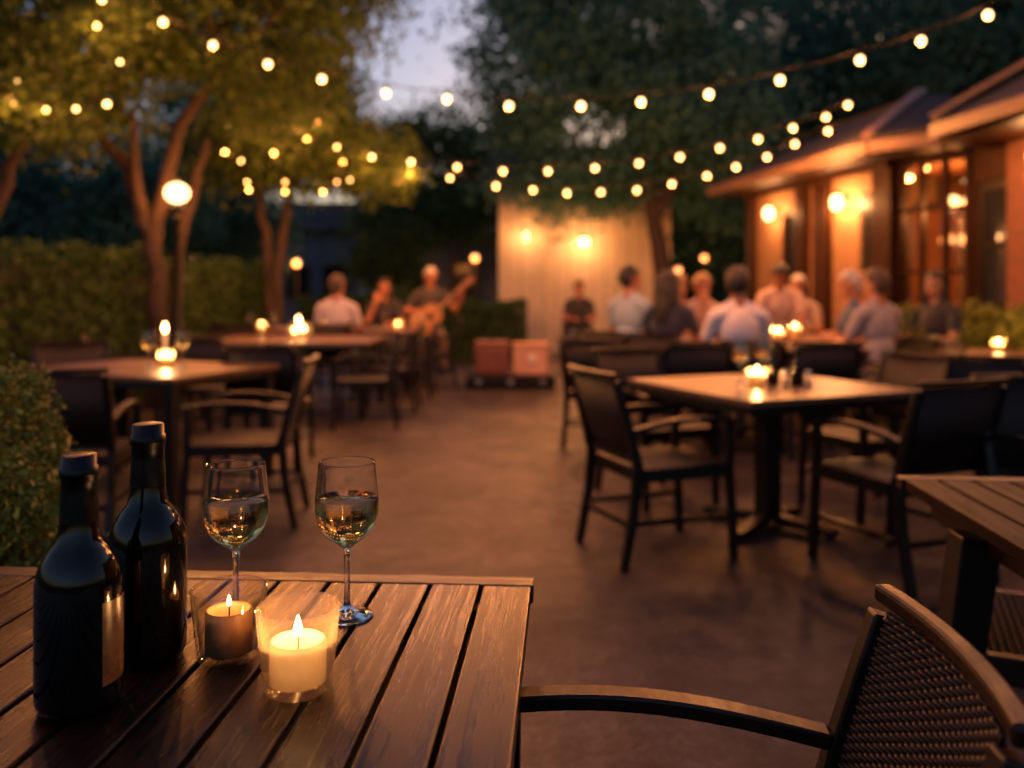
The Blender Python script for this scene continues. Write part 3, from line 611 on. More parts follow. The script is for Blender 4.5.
def other_buildings():
    # cream shed
    o = thing('cream_shed', 'cream board-sided shed with a wall lamp behind the patio', 'shed', (1.45, 17.0, 0))
    M['batten'] = siding('cream_board', (.60, .48, .35), 0, .24, .7, .2)
    m = MB(); m.box((0, 1.5, 1.7), (3.3, 3.0, 3.4)); m.build('wall', M['batten'], o)
    m = MB()
    for x in (-1.67, 1.67): m.box((x, .0, 1.7), (.09, .1, 3.42))
    m.box((-.78, -.02, 1.6), (.07, .05, 3.2)); m.build('corner_board', M['cream'], o)
    m = MB(); m.add([(-1.95, -.35, 3.3), (1.95, -.35, 3.3), (1.95, 1.5, 4.4), (-1.95, 1.5, 4.4), (1.95, 3.35, 3.3), (-1.95, 3.35, 3.3)], [(0, 1, 2, 3), (3, 2, 4, 5)])
    r = m.build('roof', M['shingle'], o); r.modifiers.new('s', 'SOLIDIFY').thickness = .08
    wall_lantern('round wall lamp on the middle of the cream shed', (1.42, 16.99, 2.2), (0, -1, 0), 18, .10, .34)
    wall_lantern('wall lamp at the left end of the cream shed lighting its boards', (.28, 16.99, 2.32), (0, -1, 0), 10, .035, .26)
    # grey building far behind
    for (x0, x1, Y, h, lab) in ((-4.0, -.4, 27, 3.0, 'long grey-blue building in dusk far behind the guitarist'), (-8.2, -5.4, 30, 3.4, 'grey-blue house in dusk behind the twin-stemmed tree')):
        b = thing('grey_house', lab, 'house', ((x0 + x1) / 2, Y, 0)); w = x1 - x0
        MB().box((0, 2, h / 2), (w, 4, h)).build('wall', M['greywall'], b)
        m = MB(); m.add([(-w / 2 - .3, -.3, h), (w / 2 + .3, -.3, h), (w / 2 + .3, 2, h + 1.2), (-w / 2 - .3, 2, h + 1.2), (w / 2 + .3, 4.3, h), (-w / 2 - .3, 4.3, h)], [(0, 1, 2, 3), (3, 2, 4, 5)])
        m.build('roof', M['shingle'], b).modifiers.new('s', 'SOLIDIFY').thickness = .08
        for x in (-w * .28, w * .2):
            f = MB().box((x, -.02, 1.6), (.9, .06, 1.2)).build('window', M['fascia'], b); MB().box((x, -.055, 1.6), (.76, .03, 1.06)).build('pane', M['darkpane'], f)
    for (px, py, Y, r, lab, w) in ((475, 258, 25, .12, 'pale globe path light in front of the long grey building', 8), (192, 258, 17, .06, 'tiny path light beyond the hedge beside the forked trunk', 3), (297, 263, 24, .11, 'warm globe path light between the twin-stemmed tree and grey house', 14), (704, 258, 16.2, .065, 'small path light in the dark gap left of the restaurant', 5), (678, 270, 16.4, .07, 'faint path light beside the dark trunk at the shed', 3)):
        c = at(px, py, Y); p = thing('path_light', lab, 'garden light', (c.x, Y, 0), 0, 'globe garden lights')
        MB().lathe([(0, 0), (.06, 0), (.06, .03), (.022, .05), (.02, c.z - r), (0, c.z - r)], 10).build('post', M['black'], p)
        MB().sphere((0, 0, c.z), r, 14).build('globe', M['dimglow'], p); point('globe_light', (0, -r - .12, c.z - .05), w, p)
other_buildings()

# ------------------------------------------------------------------ chairs
def woven(m, P, N, nv, nu, amp, r, seg=5):
    """rows of cord running over and under upright cords; P(u,v) point, N(u,v) normal, u and v in 0..1"""
    for j in range(nv):
        v = (j + .5) / nv; pts = []; kk = nu * 4
        for i in range(kk + 1):
            u = i / kk; pts.append(P(u, v) + N(u, v) * amp * math.sin(math.pi * u * nu + math.pi * (j % 2)))
        m.tube(pts, r, seg, False)
    for i in range(nu):
        u = (i + .5) / nu; m.tube([P(u, v) for v in np.linspace(0, 1, 8)], r * .7, 4, False)
def make_chair(label, w=.50, top=.85, arms=True, fine=False, group='woven patio chairs', name='patio_chair', h=.44, seat_fine=False, back=True):
    o = thing(name, label, 'chair' if back else 'stool', (0, 0, 0), 0, group if back else None); hw = w / 2 - .018
    fr, bv = M['frame'], .004
    tilt = (top - .45) * .30
    def bx(z): return -.225 - max(0, z - .45) * .30          # line of the rear posts
    # seat and its frame
    m = MB(); m.box((.235, 0, h - .03), (.035, w - .036, .06)); m.box((-.215, 0, h - .03), (.035, w - .036, .06))
    for sgn in (-1, 1): m.box((.01, sgn * hw, h - .03), (.416, .034, .06))
    m.build('seat_frame', fr, o, bv)
    m = MB()
    if seat_fine:
        woven(m, lambda u, v: Vector((-.20 + .42 * v, (u - .5) * (w - .07), h - .006)), lambda u, v: Vector((0, 0, 1)), 46, 24, .0035, .0042); m.build('seat', M['rope'], o)
    else:
        m.box((.01, 0, h - .008), (.418, w - .07, .018)); m.build('seat', M['weave_seat'], o)
    for sgn in (-1, 1):
        y = sgn * (hw + .002)
        zt = .62 if arms else h - .061
        m = MB(); m.bar([(.262, y, 0), (.25, y, .25), (.24, y, h - .07), (.235, y, zt)] if arms else [(.255, y, 0), (.238, y, h - .0605)], .034, .036, (0, 1, 0)); m.build('leg', fr, o, bv)
        m = MB(); m.bar([(-.25, y, 0), (-.232, y, h - .0605)] if not back else [(-.30, y, 0), (-.25, y, .25), (-.232, y, .45), (bx(.6), y, .6), (bx(top - .02), y, top - .02)], .034, [.034, .04, .045, .036, .028] if back else .036, (0, 1, 0)); m.build('leg', fr, o, bv)
        if arms:
            xa = bx(.61) + .02; m = MB(); m.bar([(.265 + (xa - .265) * q, y, .602 + .046 * math.sin(math.pi * (q * .80 + .17))) for q in np.linspace(0, 1, 17)], .038, .022, (0, 1, 0)); m.build('armrest', M['railwood'] if fine else fr, o, bv)
        MB().bar([(.238, y, .20), (-.25, y, .20)], .018, .022, (0, 1, 0)).build('stretcher', fr, o)
    MB().bar([(-.262, -hw + .015, .19), (-.262, hw - .015, .19)], .02, .022).build('stretcher', fr, o)
    if not back: return o
    bow = lambda t: -.022 * (1 - (2 * t - 1) ** 2)
    n = 12
    m = MB(); m.bar([(bx(top) + bow(i / n), (i / n - .5) * (w + .004), top + .004) for i in range(n + 1)], .034 if not fine else .026, .024); m.build('top_rail', M['railwood'], o, .006 if fine else .004)
    z0, z1 = .485, top - .012
    P = lambda u, v: Vector((bx(z0 + (z1 - z0) * v) + bow(u) * (.4 + .6 * v), (u - .5) * (w - .07), z0 + (z1 - z0) * v))
    if fine:
        m = MB(); woven(m, P, lambda u, v: Vector((.958, 0, .287)), 46, 26, .0036, .0040); m.build('backrest', M['rope'], o)
    else:
        m = MB(); nu = 10; vs = []
        for side in (-.006, .006):
            for j in range(2):
                for i in range(nu + 1): vs.append(P(i / nu, j) + Vector((side, 0, 0)))
        K = nu + 1; fs = []
        for i in range(nu):
            fs += [(i, i + 1, K + i + 1, K + i), (2 * K + i, 3 * K + i, 3 * K + i + 1, 2 * K + i + 1), (i, 2 * K + i, 2 * K + i + 1, i + 1), (K + i, K + i + 1, 3 * K + i + 1, 3 * K + i)]
        m.add(vs, fs, True); m.build('backrest', M['weave'], o)
    MB().bar([(bx(z0), -hw + .015, z0 - .012), (bx(z0), hw - .015, z0 - .012)], .024, .022).build('back_rail', fr, o, .003)
    return o
def chairs():
    c = make_chair('closest armchair with coarse woven cord back at the bottom right', w=.39, top=.80, fine=True)
    c.location = (.168, 1.015, 0); c.rotation_euler.z = R(175)
    c = make_chair('backless woven seat tucked under the slatted table at the right edge', w=.48, arms=False, seat_fine=True, h=.44, back=False, name='woven_stool')
    c.location = (1.285, 1.96, 0); c.rotation_euler.z = R(66)
    base = make_chair('dark armchair on the left of the bottle-topped square table, turned side-on')
    base.location = (.69, 4.03, 0); base.rotation_euler.z = R(20)
    for x, y, a, lab in [
        (1.70, 3.76, 112, 'dark armchair with its back to us in front of the bottle-topped square table'),
        (.86, 5.06, -67, 'armchair behind the left corner of the bottle-topped square table, facing it'),
        (1.98, 4.74, 200, 'armchair on the right side of the bottle-topped square table, facing its bottles'),
        (1.32, 6.42, 92, 'empty dark chair with its back to us left of the man in the white shirt'),
        (2.27, 6.45, 88, 'empty dark chair with its back to us right of the man in the white shirt'),
        (2.62, 5.75, 165, 'empty chair between the bottle-topped square table and the man in the grey shirt'),
        (2.78, 5.08, 62, 'dark chair half hidden behind the front chair of the bottle-topped square table'),
        (2.22, 3.30, -92, 'chair facing us at the far side of the slatted table on the right edge'),
        (1.80, 6.66, 90, 'chair under the dark-haired man in the white shirt'),
        (1.08, 8.02, 45, 'chair under the man in the pale blue shirt'),
        (1.40, 7.72, 55, 'chair under the woman with long dark hair'),
        (3.30, 7.95, 175, 'chair under the grey-haired woman in the blue vest'),
        (3.12, 7.16, 118, 'chair under the man in the grey shirt'),
        (4.05, 8.05, 205, 'chair by the planter under the person in black'),
        (3.62, 5.42, 80, 'chair with its back to us at the bare table on the right edge'),
        (-2.19, 4.27, 100, 'dark chair, back to us, before the nearest left table and beside the shrub'),
        (-1.44, 4.58, 186, 'armchair at the right end of the nearest left table, facing left'),
        (-2.98, 5.80, -58, 'chair at the far left corner of the nearest left table, facing us'),
        (-1.72, 6.08, 92, 'chair with its back to us right between the two left tables'),
        (-2.55, 7.15, 90, 'chair with its back to us at the second left table, below its lantern'),
        (-1.33, 7.72, 184, 'chair at the near right corner of the second left table'),
        (-1.27, 8.82, 180, 'middle chair of the row along the right side of the second left table'),
        (-1.22, 9.95, 178, 'chair between the second left table and the diners table'),
        (-1.02, 11.05, 184, 'last chair of the left row, nearest the guitarist'),
        (-2.05, 9.85, 90, 'chair under the man in the white shirt at the left diners table'),
        (-1.80, 12.1, -90, 'chair under the dark-dressed diner facing us beside the guitarist'),
        (-3.1, 9.75, 90, 'empty chair with its back to us at the left end of the diners table'),
        (-3.45, 7.6, 20, 'chair at the left side of the second left table near the hedge'),
        (1.12, 14.35, -88, 'chair under the person in black before the cream shed'),
        (.75, 6.75, 60, 'low dark chair left of the group, its back to us'),
    ]: dup(base, (x, y, 0), a, lab)
chairs()

# ------------------------------------------------------------------ tables
def plank_top(m, w, d, z, pw, gap=.0075, end=.042, th=.03):
    n = max(1, round(w / pw)); p = w / n
    for i in range(n):
        m.box((-w / 2 + p * (i + .5), 0, z - th / 2 + random.uniform(-.0006, .0006)), (p - gap, d - 2 * end - gap, th))
def slat_table(label, loc, rz, w, d, pw, splay=True, gap=.0075):
    o = thing('slatted_table', label, 'table', loc, rz, 'dark slatted wooden tables'); z = .74
    m = MB(); plank_top(m, w, d, z, pw, gap); m.build('tabletop', M['plank_dull' if splay else 'plank'], o, .0025)
    for sgn in (-1, 1): MB().box((0, sgn * (d / 2 - .021), z - .0155), (w, .042, .031)).build('end_board', M['end'], o, .0025)
    m = MB()
    for sgn in (-1, 1): m.box((sgn * (w / 2 - .075), 0, z - .062), (.03, d - .14, .062)); m.box((0, sgn * (d / 2 - .08), z - .062), (w - .182, .03, .06))
    for f in (-.25, .0, .25): m.box((w * f, 0, z - .05), (.05, d - .152, .035))
    m.build('apron', M['railwood'], o, .003)
    for sx in (-1, 1):
        for sy in (-1, 1):
            x, y = sx * (w / 2 - (.05 if splay else .06)), sy * (d / 2 - .34 if splay else d / 2 - .07)
            MB().bar([(x + sx * (.09 if splay else 0), y, 0), (x, y, z - .06)], (.08 if splay else .055), [.07, .085], (0, 1, 0)).build('leg', M['frame'], o, .004)
    return o
def cafe_table(label, loc, rz, w, d, legs=False):
    o = thing('cafe_table', label, 'table', loc, rz, 'wooden-topped cafe tables'); z = .74
    m = MB(); n = max(3, round(d / .13))
    for i in range(n): m.box((0, -d / 2 + d / n * (i + .5), z - .014), (w, d / n - .0015, .028))
    m.build('tabletop', M['tablewood'], o, .002)
    m = MB()
    for sgn in (-1, 1): m.box((0, sgn * (d / 2 - .03), z - .048), (w - .02, .03, .04)); m.box((sgn * (w / 2 - .03), 0, z - .048), (.03, d - .092, .04))
    m.build('apron', M['black'], o, .003)
    if legs:
        for sx in (-1, 1):
            for sy in (-1, 1): MB().bar([(sx * (w / 2 - .06), sy * (d / 2 - .06), 0), (sx * (w / 2 - .06), sy * (d / 2 - .06), z - .03)], .07, .07, (1, 0, 0)).build('leg', M['black'], o, .005)
    else:
        MB().box((0, 0, .375), (.10, .10, .67)).build('pedestal', M['black'], o, .006)
        m = MB()
        for a in range(4):
            c, s_ = math.cos(a * math.pi / 2 + math.pi / 4 - R(20)), math.sin(a * math.pi / 2 + math.pi / 4 - R(20))
            m.bar([(c * .05, s_ * .05, .052), (c * .36, s_ * .36, .03)], .075, [.05, .03]); m.lathe([(0, 0), (.022, 0), (.022, .016), (0, .016)], 10, (c * .33, s_ * .33, 0))
        m.build('cross_base', M['black'], o, .004)
    return o
A1 = R(-2.2)
slat_table('big dark slatted table in front bearing the wine bottles and glasses', (-.795, .9316, 0), -3.5, 1.6, 1.1, .0845, False)
slat_table('slatted table at the right edge with a splayed leg', (1.005 + .52 - .06, 2.23 - .68 - .045, 0), -5, 1.04, 1.36, .086, True, .012)
cafe_table('square wooden table with bottles and a candle right of the aisle', (1.33, 4.42, 0), 23, 1.06, 1.06)
cafe_table('nearest left table with a tall candle and wine glasses', (-2.33, 5.42, 0), -20, 1.3, 1.0, True)
cafe_table('second left table with the glass lantern on it', (-2.2, 8.75, 0), 0, 1.65, 1.3, True)
cafe_table('long table of the diners on the left before the guitarist', (-2.4, 11.0, 0), 0, 2.3, 1.1, True)
cafe_table('bare wooden table at the right edge near the planters', (3.95, 6.65, 0), 4, 1.35, 1.2)
cafe_table('long table that the group of diners on the right sits around', (2.35, 7.95, 0), 0, 1.45, 1.7, True)

# ------------------------------------------------------------------ tableware
GL = 'wine glasses on the tables'
def wine_glass(label, loc, big=True, wine=True):
    o = thing('wine_glass', label, 'wine glass', loc, 0, GL)
    outer = [(0, 0), (.037, 0), (.0385, .0012), (.037, .0025), (.020, .006), (.008, .012), (.0046, .022), (.0040, .05), (.0042, .085), (.0058, .100), (.013, .107), (.030, .119), (.042, .136), (.0468, .156), (.0465, .176), (.0440, .200), (.0418, .2230), (.04145, .2275), (.0412, .2287), (.0407, .2290)]
    inner = [(.0402, .2286), (.0401, .2275), (.0405, .2230), (.0427, .200), (.0452, .176), (.0455, .157), (.0406, .137), (.0285, .1215), (.012, .1105), (0, .1085)]
    MB().lathe(outer + inner, 48).build('bowl', M['glass'], o)
    if wine:
        lvl = .176
        pr = [(0, .1088), (.0121, .1103), (.0287, .1213), (.0408, .1368), (.0457, .157), (.0454, .1752), (.0448, lvl), (0, lvl - .0006)]
        MB().lathe(pr, 48).build('wine', M['wine'], o)
    return o
def bottle(label, loc, h=.30, r=.05, labelled=False, rz=0):
    o = thing('wine_bottle', label, 'bottle', loc, rz, 'dark wine bottles'); k_ = h / .30
    n = r * .40
    pr = [(0, .006), (r * .72, .0), (r * .93, .004), (r, .014), (r, .140), (r * .99, .153), (r * .94, .166), (r * .84, .178), (r * .68, .190), (r * .53, .200), (n * 1.16, .213), (n * 1.06, .226), (n * 1.0, .25), (n * .97, .276), (n * 1.03, .2765), (n * 1.05, .2795), (n * 1.03, .286), (n * .98, .287), (n * .95, .300), (0, .3005)]
    MB().lathe([(a, b * k_) for a, b in pr], 48).build('body', M['bottle'], o)
    MB().lathe([(n * 1.1 + .0006, .2225 * k_), (n * 1.06 + .0008, .2425 * k_), (n * 1.0 + .0008, .256 * k_), (n * .98 + .001, .2755 * k_), (n * 1.06 + .001, .2762 * k_), (n * 1.08 + .001, .280 * k_), (n * 1.06 + .001, .2868 * k_), (n * 1.03, .288 * k_), (n * 1.0, .3008 * k_), (n * .9, .3018 * k_), (0, .302 * k_)], 32).build('foil', M['foil'], o)
    if labelled:
        m = MB(); vs = []; fs = []; kk = 24
        for i in range(kk + 1):
            a = R(-55 + 110 * i / kk)
            for z in (.035, .132): vs.append(((r + .0008) * math.cos(a), (r + .0008) * math.sin(a), z * k_))
        for i in range(kk): fs.append((2 * i, 2 * i + 2, 2 * i + 3, 2 * i + 1))
        m.add(vs, fs, True); m.build('label_sticker', M['paper'], o)
    return o
M['paper'] = plain('bottle_label', (.10, .042, .013), .28, var=.5, scale=14, spec=.6)
# candle wax lets light through it
M['brown_wax'] = plain('amber_wax', (.46, .23, .09), .5, var=.2, scale=30)
def waxmat():
    t = NT('candle_wax'); n = t.noise(t.coord(), 40); c = t.ramp(n, [(.3, (.84, .76, .60)), (.7, (.90, .83, .68))]); t.L(c, t.p.inputs['Base Color']); t.p.inputs['Roughness'].default_value = .45
    tl = t.N('ShaderNodeBsdfTranslucent'); t.L(c, tl.inputs[0]); mx = t.N('ShaderNodeMixShader'); mx.inputs[0].default_value = .62
    t.L(t.p.outputs[0], mx.inputs[1]); t.L(tl.outputs[0], mx.inputs[2]); t.L(mx.outputs[0], t.out.inputs[0]); return t.m
M['wax'] = waxmat()
def cup(label, loc, h=.10, r0=.041, r1=.050, mat='cup_frost'):
    o = MB().lathe([(0, 0), (r0 * .95, 0), (r0, .004), (r1, h - .002), (r1 - .0015, h), (r1 - .0035, h - .002), (r0 - .003, .013), (r0 * .8, .009), (0, .008)], 48).build('glass_cup', M[mat])
    o.location = loc; return tag(o, label, 'candle cup', 'glass candle cups')
def candle(label, loc, r=.031, h=.05, flame=.028, watts=.5, group='candles', wax='wax'):
    o = thing('candle', label, 'candle', loc, 0, group)
    MB().lathe([(0, 0), (r, 0), (r * 1.01, h * .5), (r, h - .002), (r - .002, h), (r - .004, h - .001), (r - .0055, h - .006), (r - .006, h * .35), (r * .6, h * .16), (0, h * .14)], 36).build('wax', M[wax], o)
    MB().tube([(0, 0, h * .14), (.0005, 0, h + .006)], .0012, 6).build('wick', M['foil'], o)
    z = h + .003; f = flame
    MB().lathe([(0, z), (.12 * f, z + .05 * f), (.20 * f, z + .22 * f), (.205 * f, z + .36 * f), (.15 * f, z + .6 * f), (.07 * f, z + .84 * f), (0, z + f)], 14).build('flame', M['flame'], o)
    point('flame_light', (0, 0, z + f * .12), watts, o, (1, .50, .20), .006); return o
T = .7405
wine_glass('right glass of white wine on the front table, clear of the candles', (*at(347, 616, 1.258).xy, T))
wine_glass('left glass of white wine on the front table, behind the dimmer candle cup', (*at(236, 616, 1.245).xy, T))
bottle('dark wine bottle nearest us at the left with a brown label', (*at(79, 710, .985).xy, T), .290, .0465, True, 22)
bottle('dark wine bottle behind the labelled one, next to the dimmer candle', (*at(148, 660, 1.118).xy, T), .305, .0485)
cup('brighter candle cup in front on the wine table', (*at(298, 688, 1.03).xy, T))
candle('short lit candle inside the front brighter cup', (*at(298, 688, 1.03).xy, T + .0095), .0335, .050, .026, .42)
cup('dimmer candle cup behind, below the left wine glass', (*at(229, 656, 1.118).xy, T), .092, .040, .049, 'cup')
candle('candle inside the dimmer cup by the dark bottle', (*at(229, 656, 1.118).xy, T + .0095), .030, .054, .015, .09, wax='brown_wax')
# square table on the right
def onto(x, y, Y): p = at(x, y, Y); return (p.x, p.y, T)
def glow_candle(label, loc, h=.09, tall=0, w=1.6):
    cup('cup around the ' + label, loc, h, .042, .048, 'cup_glow'); candle(label, (loc[0], loc[1], T + .0095), .032, .05 + tall, .04, w)
glow_candle('glowing candle on the bottle-topped square table', onto(757, 380, 4.35), w=2.6)
bottle('taller small dark bottle beside the candle on the square table', onto(773, 377, 4.4), .21, .033)
bottle('shorter dark bottle right of the other on the square table', onto(797, 378, 4.38), .19, .036)
g = wine_glass('wine glass left of the candle on the square table', onto(741, 378, 4.42))
dup(g, onto(763, 374, 4.62), 0, 'wine glass behind the candle on the square table')
def shaker(label, loc):
    o = thing('salt_shaker', label, 'shaker', loc, 0, 'shakers')
    MB().lathe([(0, 0), (.02, 0), (.021, .004), (.018, .05), (.016, .062), (0, .062)], 16).build('jar', M['cup'], o)
    MB().lathe([(.0165, .058), (.018, .06), (.017, .076), (.009, .084), (0, .085)], 16).build('lid', M['steel'], o)
    MB().lathe([(0, .004), (.0175, .004), (.016, .04), (0, .04)], 14).build('salt', M['napkin'], o); return o
M['steel'] = plain('brushed_steel', (.5, .48, .45), .3, metal=.9, var=.1); M['napkin'] = plain('white_cloth', (.6, .55, .5), .8, var=.1)
shaker('salt shaker between the bottles on the square table', onto(785, 380, 4.33)); shaker('salt shaker at the right of the bottles on the square table', onto(808, 381, 4.3))
# left tables
glow_candle('round glowing candle on the nearest left table', onto(166, 362, 5.5), .10, 0, 3.0)
candle('tall taper candle behind the round one on the nearest left table', onto(165, 358, 5.75), .014, .21, .06, 2.0)
dup(g, onto(149, 362, 5.45), 0, 'wine glass left of the candles on the nearest left table'); dup(g, onto(182, 362, 5.5), 0, 'wine glass right of the candles on the nearest left table')
def lantern(label, loc):
    o = thing('table_lantern', label, 'lantern', loc, 0)
    MB().lathe([(0, 0), (.10, 0), (.11, .01), (.115, .10), (.095, .17), (.093, .17), (.112, .10), (.106, .013), (0, .010)], 32).build('bowl', M['cup'], o); return o
lantern('wide glass bowl lantern holding candles on the second left table', onto(300, 334, 8.6))
p = onto(300, 334, 8.6)
candle('taller candle inside the glass bowl lantern', (p[0] - .02, p[1] + .03, T + .012), .028, .15, .07, 2.2); candle('shorter candle left inside the glass bowl lantern', (p[0] - .055, p[1] - .02, T + .012), .024, .06, .05, 1.2); candle('shorter candle right inside the glass bowl lantern', (p[0] + .045, p[1] - .03, T + .012), .026, .075, .055, 1.6)
glow_candle('bright candle on the diners table behind the second left table', onto(322, 325, 11.0), .12, .03, 3.5)
glow_candle('faint candle at the left part of the diners table', onto(262, 325, 10.9), .09, 0, 1.5)
glow_candle('candle on the diners table near the guitarist', onto(398, 326, 10.9), .09, 0, 1.2)
for x, Y, lab in ((250, 10.7, 'far wine glass left on the diners table'), (275, 10.8, 'far wine glass by the faint candle of the diners table'), (352, 10.8, 'far wine glass right of the white-shirted diner'), (384, 11.2, 'far wine glass near the guitarist end of the diners table')):
    dup(g, (at(x, 300, Y).x, Y, T), 0, lab)
def plate(label, loc):
    o = MB().lathe([(0, 0), (.07, 0), (.13, .016), (.132, .019), (.07, .006), (0, .005)], 28).build('plate', M['napkin']); o.location = loc; return tag(o, label, 'plate', 'dinner plates')
plate('plate before the white-shirted diner on the left', (-2.1, 10.75, T)); plate('plate in the middle of the left diners table', (-1.7, 10.9, T)); plate('plate at the left end of the left diners table', (-2.9, 10.8, T))
# group table on the right
for lab, x, Y, hh, w in (('candle highest on the right group table', 795, 7.9, .17, 2.4), ('left candle in the middle of the right group table', 779, 7.6, .14, 2.2), ('candle on the right group table close to the white shirt', 773, 8.2, .12, 1.6)):
    c = at(x, 300, Y); glow_candle(lab, (c.x, Y, T), hh, hh - .08, w)
for x, Y, lab in ((2.15, 7.4, 'wine glass before the man in the white shirt'), (2.75, 7.9, 'wine glass before the grey-haired woman'), (1.85, 8.3, 'wine glass before the blonde woman'), (2.6, 8.5, 'wine glass at the far end of the group table')): dup(g, (x, Y, T), 0, lab)
plate('plate before the man in the white shirt', (1.9, 7.35, T)); plate('plate before the grey-haired woman', (2.85, 7.7, T)); plate('plate before the blonde woman', (1.8, 8.55, T))
glow_candle('small candle on the bare table at the right edge', (3.95, 6.9, T), .09, 0, 2.5)

# ------------------------------------------------------------------ planters, amplifier, stool
def planter(label, x, y, rz, w, d, h, bush, n):
    o = thing('planter_box', label, 'planter', (x, y, 0), rz, 'wooden planters by the restaurant')
    m = MB()
    for i in range(4):
        z = h * (i + .5) / 4
        for sgn in (-1, 1): m.box((0, sgn * d / 2, z), (w, .025, h / 4 - .006)); m.box((sgn * w / 2, 0, z), (.025, d - .03, h / 4 - .006))
    m.build('side', M['redwood'], o, .003); MB().box((0, 0, h - .05), (w - .03, d - .03, .06)).build('soil', M['core'], o)
    s = thing('leafy_shrub', 'leafy green shrub growing in the ' + label, 'shrub', (x, y, h - .03), rz, 'shrubs in the planters')
    lobes = [((w * f, random.uniform(-.05, .05), bush * .45), (w * .24, d * .6, bush * .5)) for f in (-.32, 0, .32)]
    leaf_mesh('leaves', crown_pts(lobes, 110, n, .06), .06, M['leaf_bush'], s)
    m = MB()
    for f in (-.3, 0, .3): m.tube([(w * f, 0, 0), (w * f + .03, .02, bush * .3), (w * f, .0, bush * .6)], [.015, .01, .005], 6)
    m.build('stem', M['bark'], s)
planter('planter below the glazed bay', 3.95, 8.45, -65, .55, .45, .62, .50, 45)
planter('larger planter at the right edge by the brick pier', 4.42, 7.55, -82, 1.1, .5, .62, .52, 55)

def amp():
    o = thing('flight_case', 'low black case on the patio under the amplifier boxes', 'case', (-.02, 10.85, 0))
    MB().box((0, 0, .095), (1.12, .5, .15)).build('body', M['black'], o, .01)
    m = MB()
    for x in (-.4, 0, .4): m.box((x, -.256, .1), (.07, .014, .05))
    m.build('latch', M['steel'], o, .002)
    for sx in (-1, 1):
        for sy in (-1, 1): MB().lathe([(0, 0), (.025, 0), (.025, .02), (0, .02)], 12, (sx * .48, sy * .2, 0)).build('foot', M['black'], o)
    b = thing('guitar_amplifier', 'brown leather-covered amplifier box on the left of the black case', 'amplifier', (-.25, 10.85, .171))
    M['leather'] = plain('brown_vinyl', (.16, .055, .03), .5, var=.3, scale=20, bump=.2); M['tan'] = plain('tan_cloth', (.60, .33, .20), .65, var=.15, scale=5, bump=.1)
    MB().box((0, 0, .21), (.44, .3, .42)).build('cabinet', M['leather'], b, .015)
    MB().box((0, -.155, .185), (.38, .02, .30)).build('grille', M['leather'], b, .004)
    m = MB(); m.bar([(-.1, 0, .418), (-.08, 0, .45), (.08, 0, .45), (.1, 0, .418)], .03, .012); m.build('handle', M['black'], b)
    m = MB()
    for i in range(5): m.lathe([(0, 0), (.012, 0), (.012, .02), (0, .02)], 10, (-.14 + i * .07, -.1, .42))
    m.build('knob', M['steel'], b)
    b = thing('speaker_box', 'pale tan speaker box with a round pale emblem beside the brown amplifier', 'speaker', (.24, 10.80, .171), -4)
    MB().box((0, 0, .20), (.46, .28, .40)).build('cabinet', M['tan'], b, .012)
    m = MB(); m.box((0, -.143, .385), (.46, .012, .02)); m.box((0, -.143, .015), (.46, .012, .02)); m.box((.221, -.143, .2), (.018, .012, .345)); m.box((-.221, -.143, .2), (.018, .012, .345)); m.build('rim', M['leather'], b)
    r = MB().lathe([(0, 0), (.055, 0), (.05, .006), (0, .007)], 24).build('emblem', M['napkin'], b); r.rotation_euler = (R(90), 0, 0); r.location = (.02, -.14, .20)
amp()

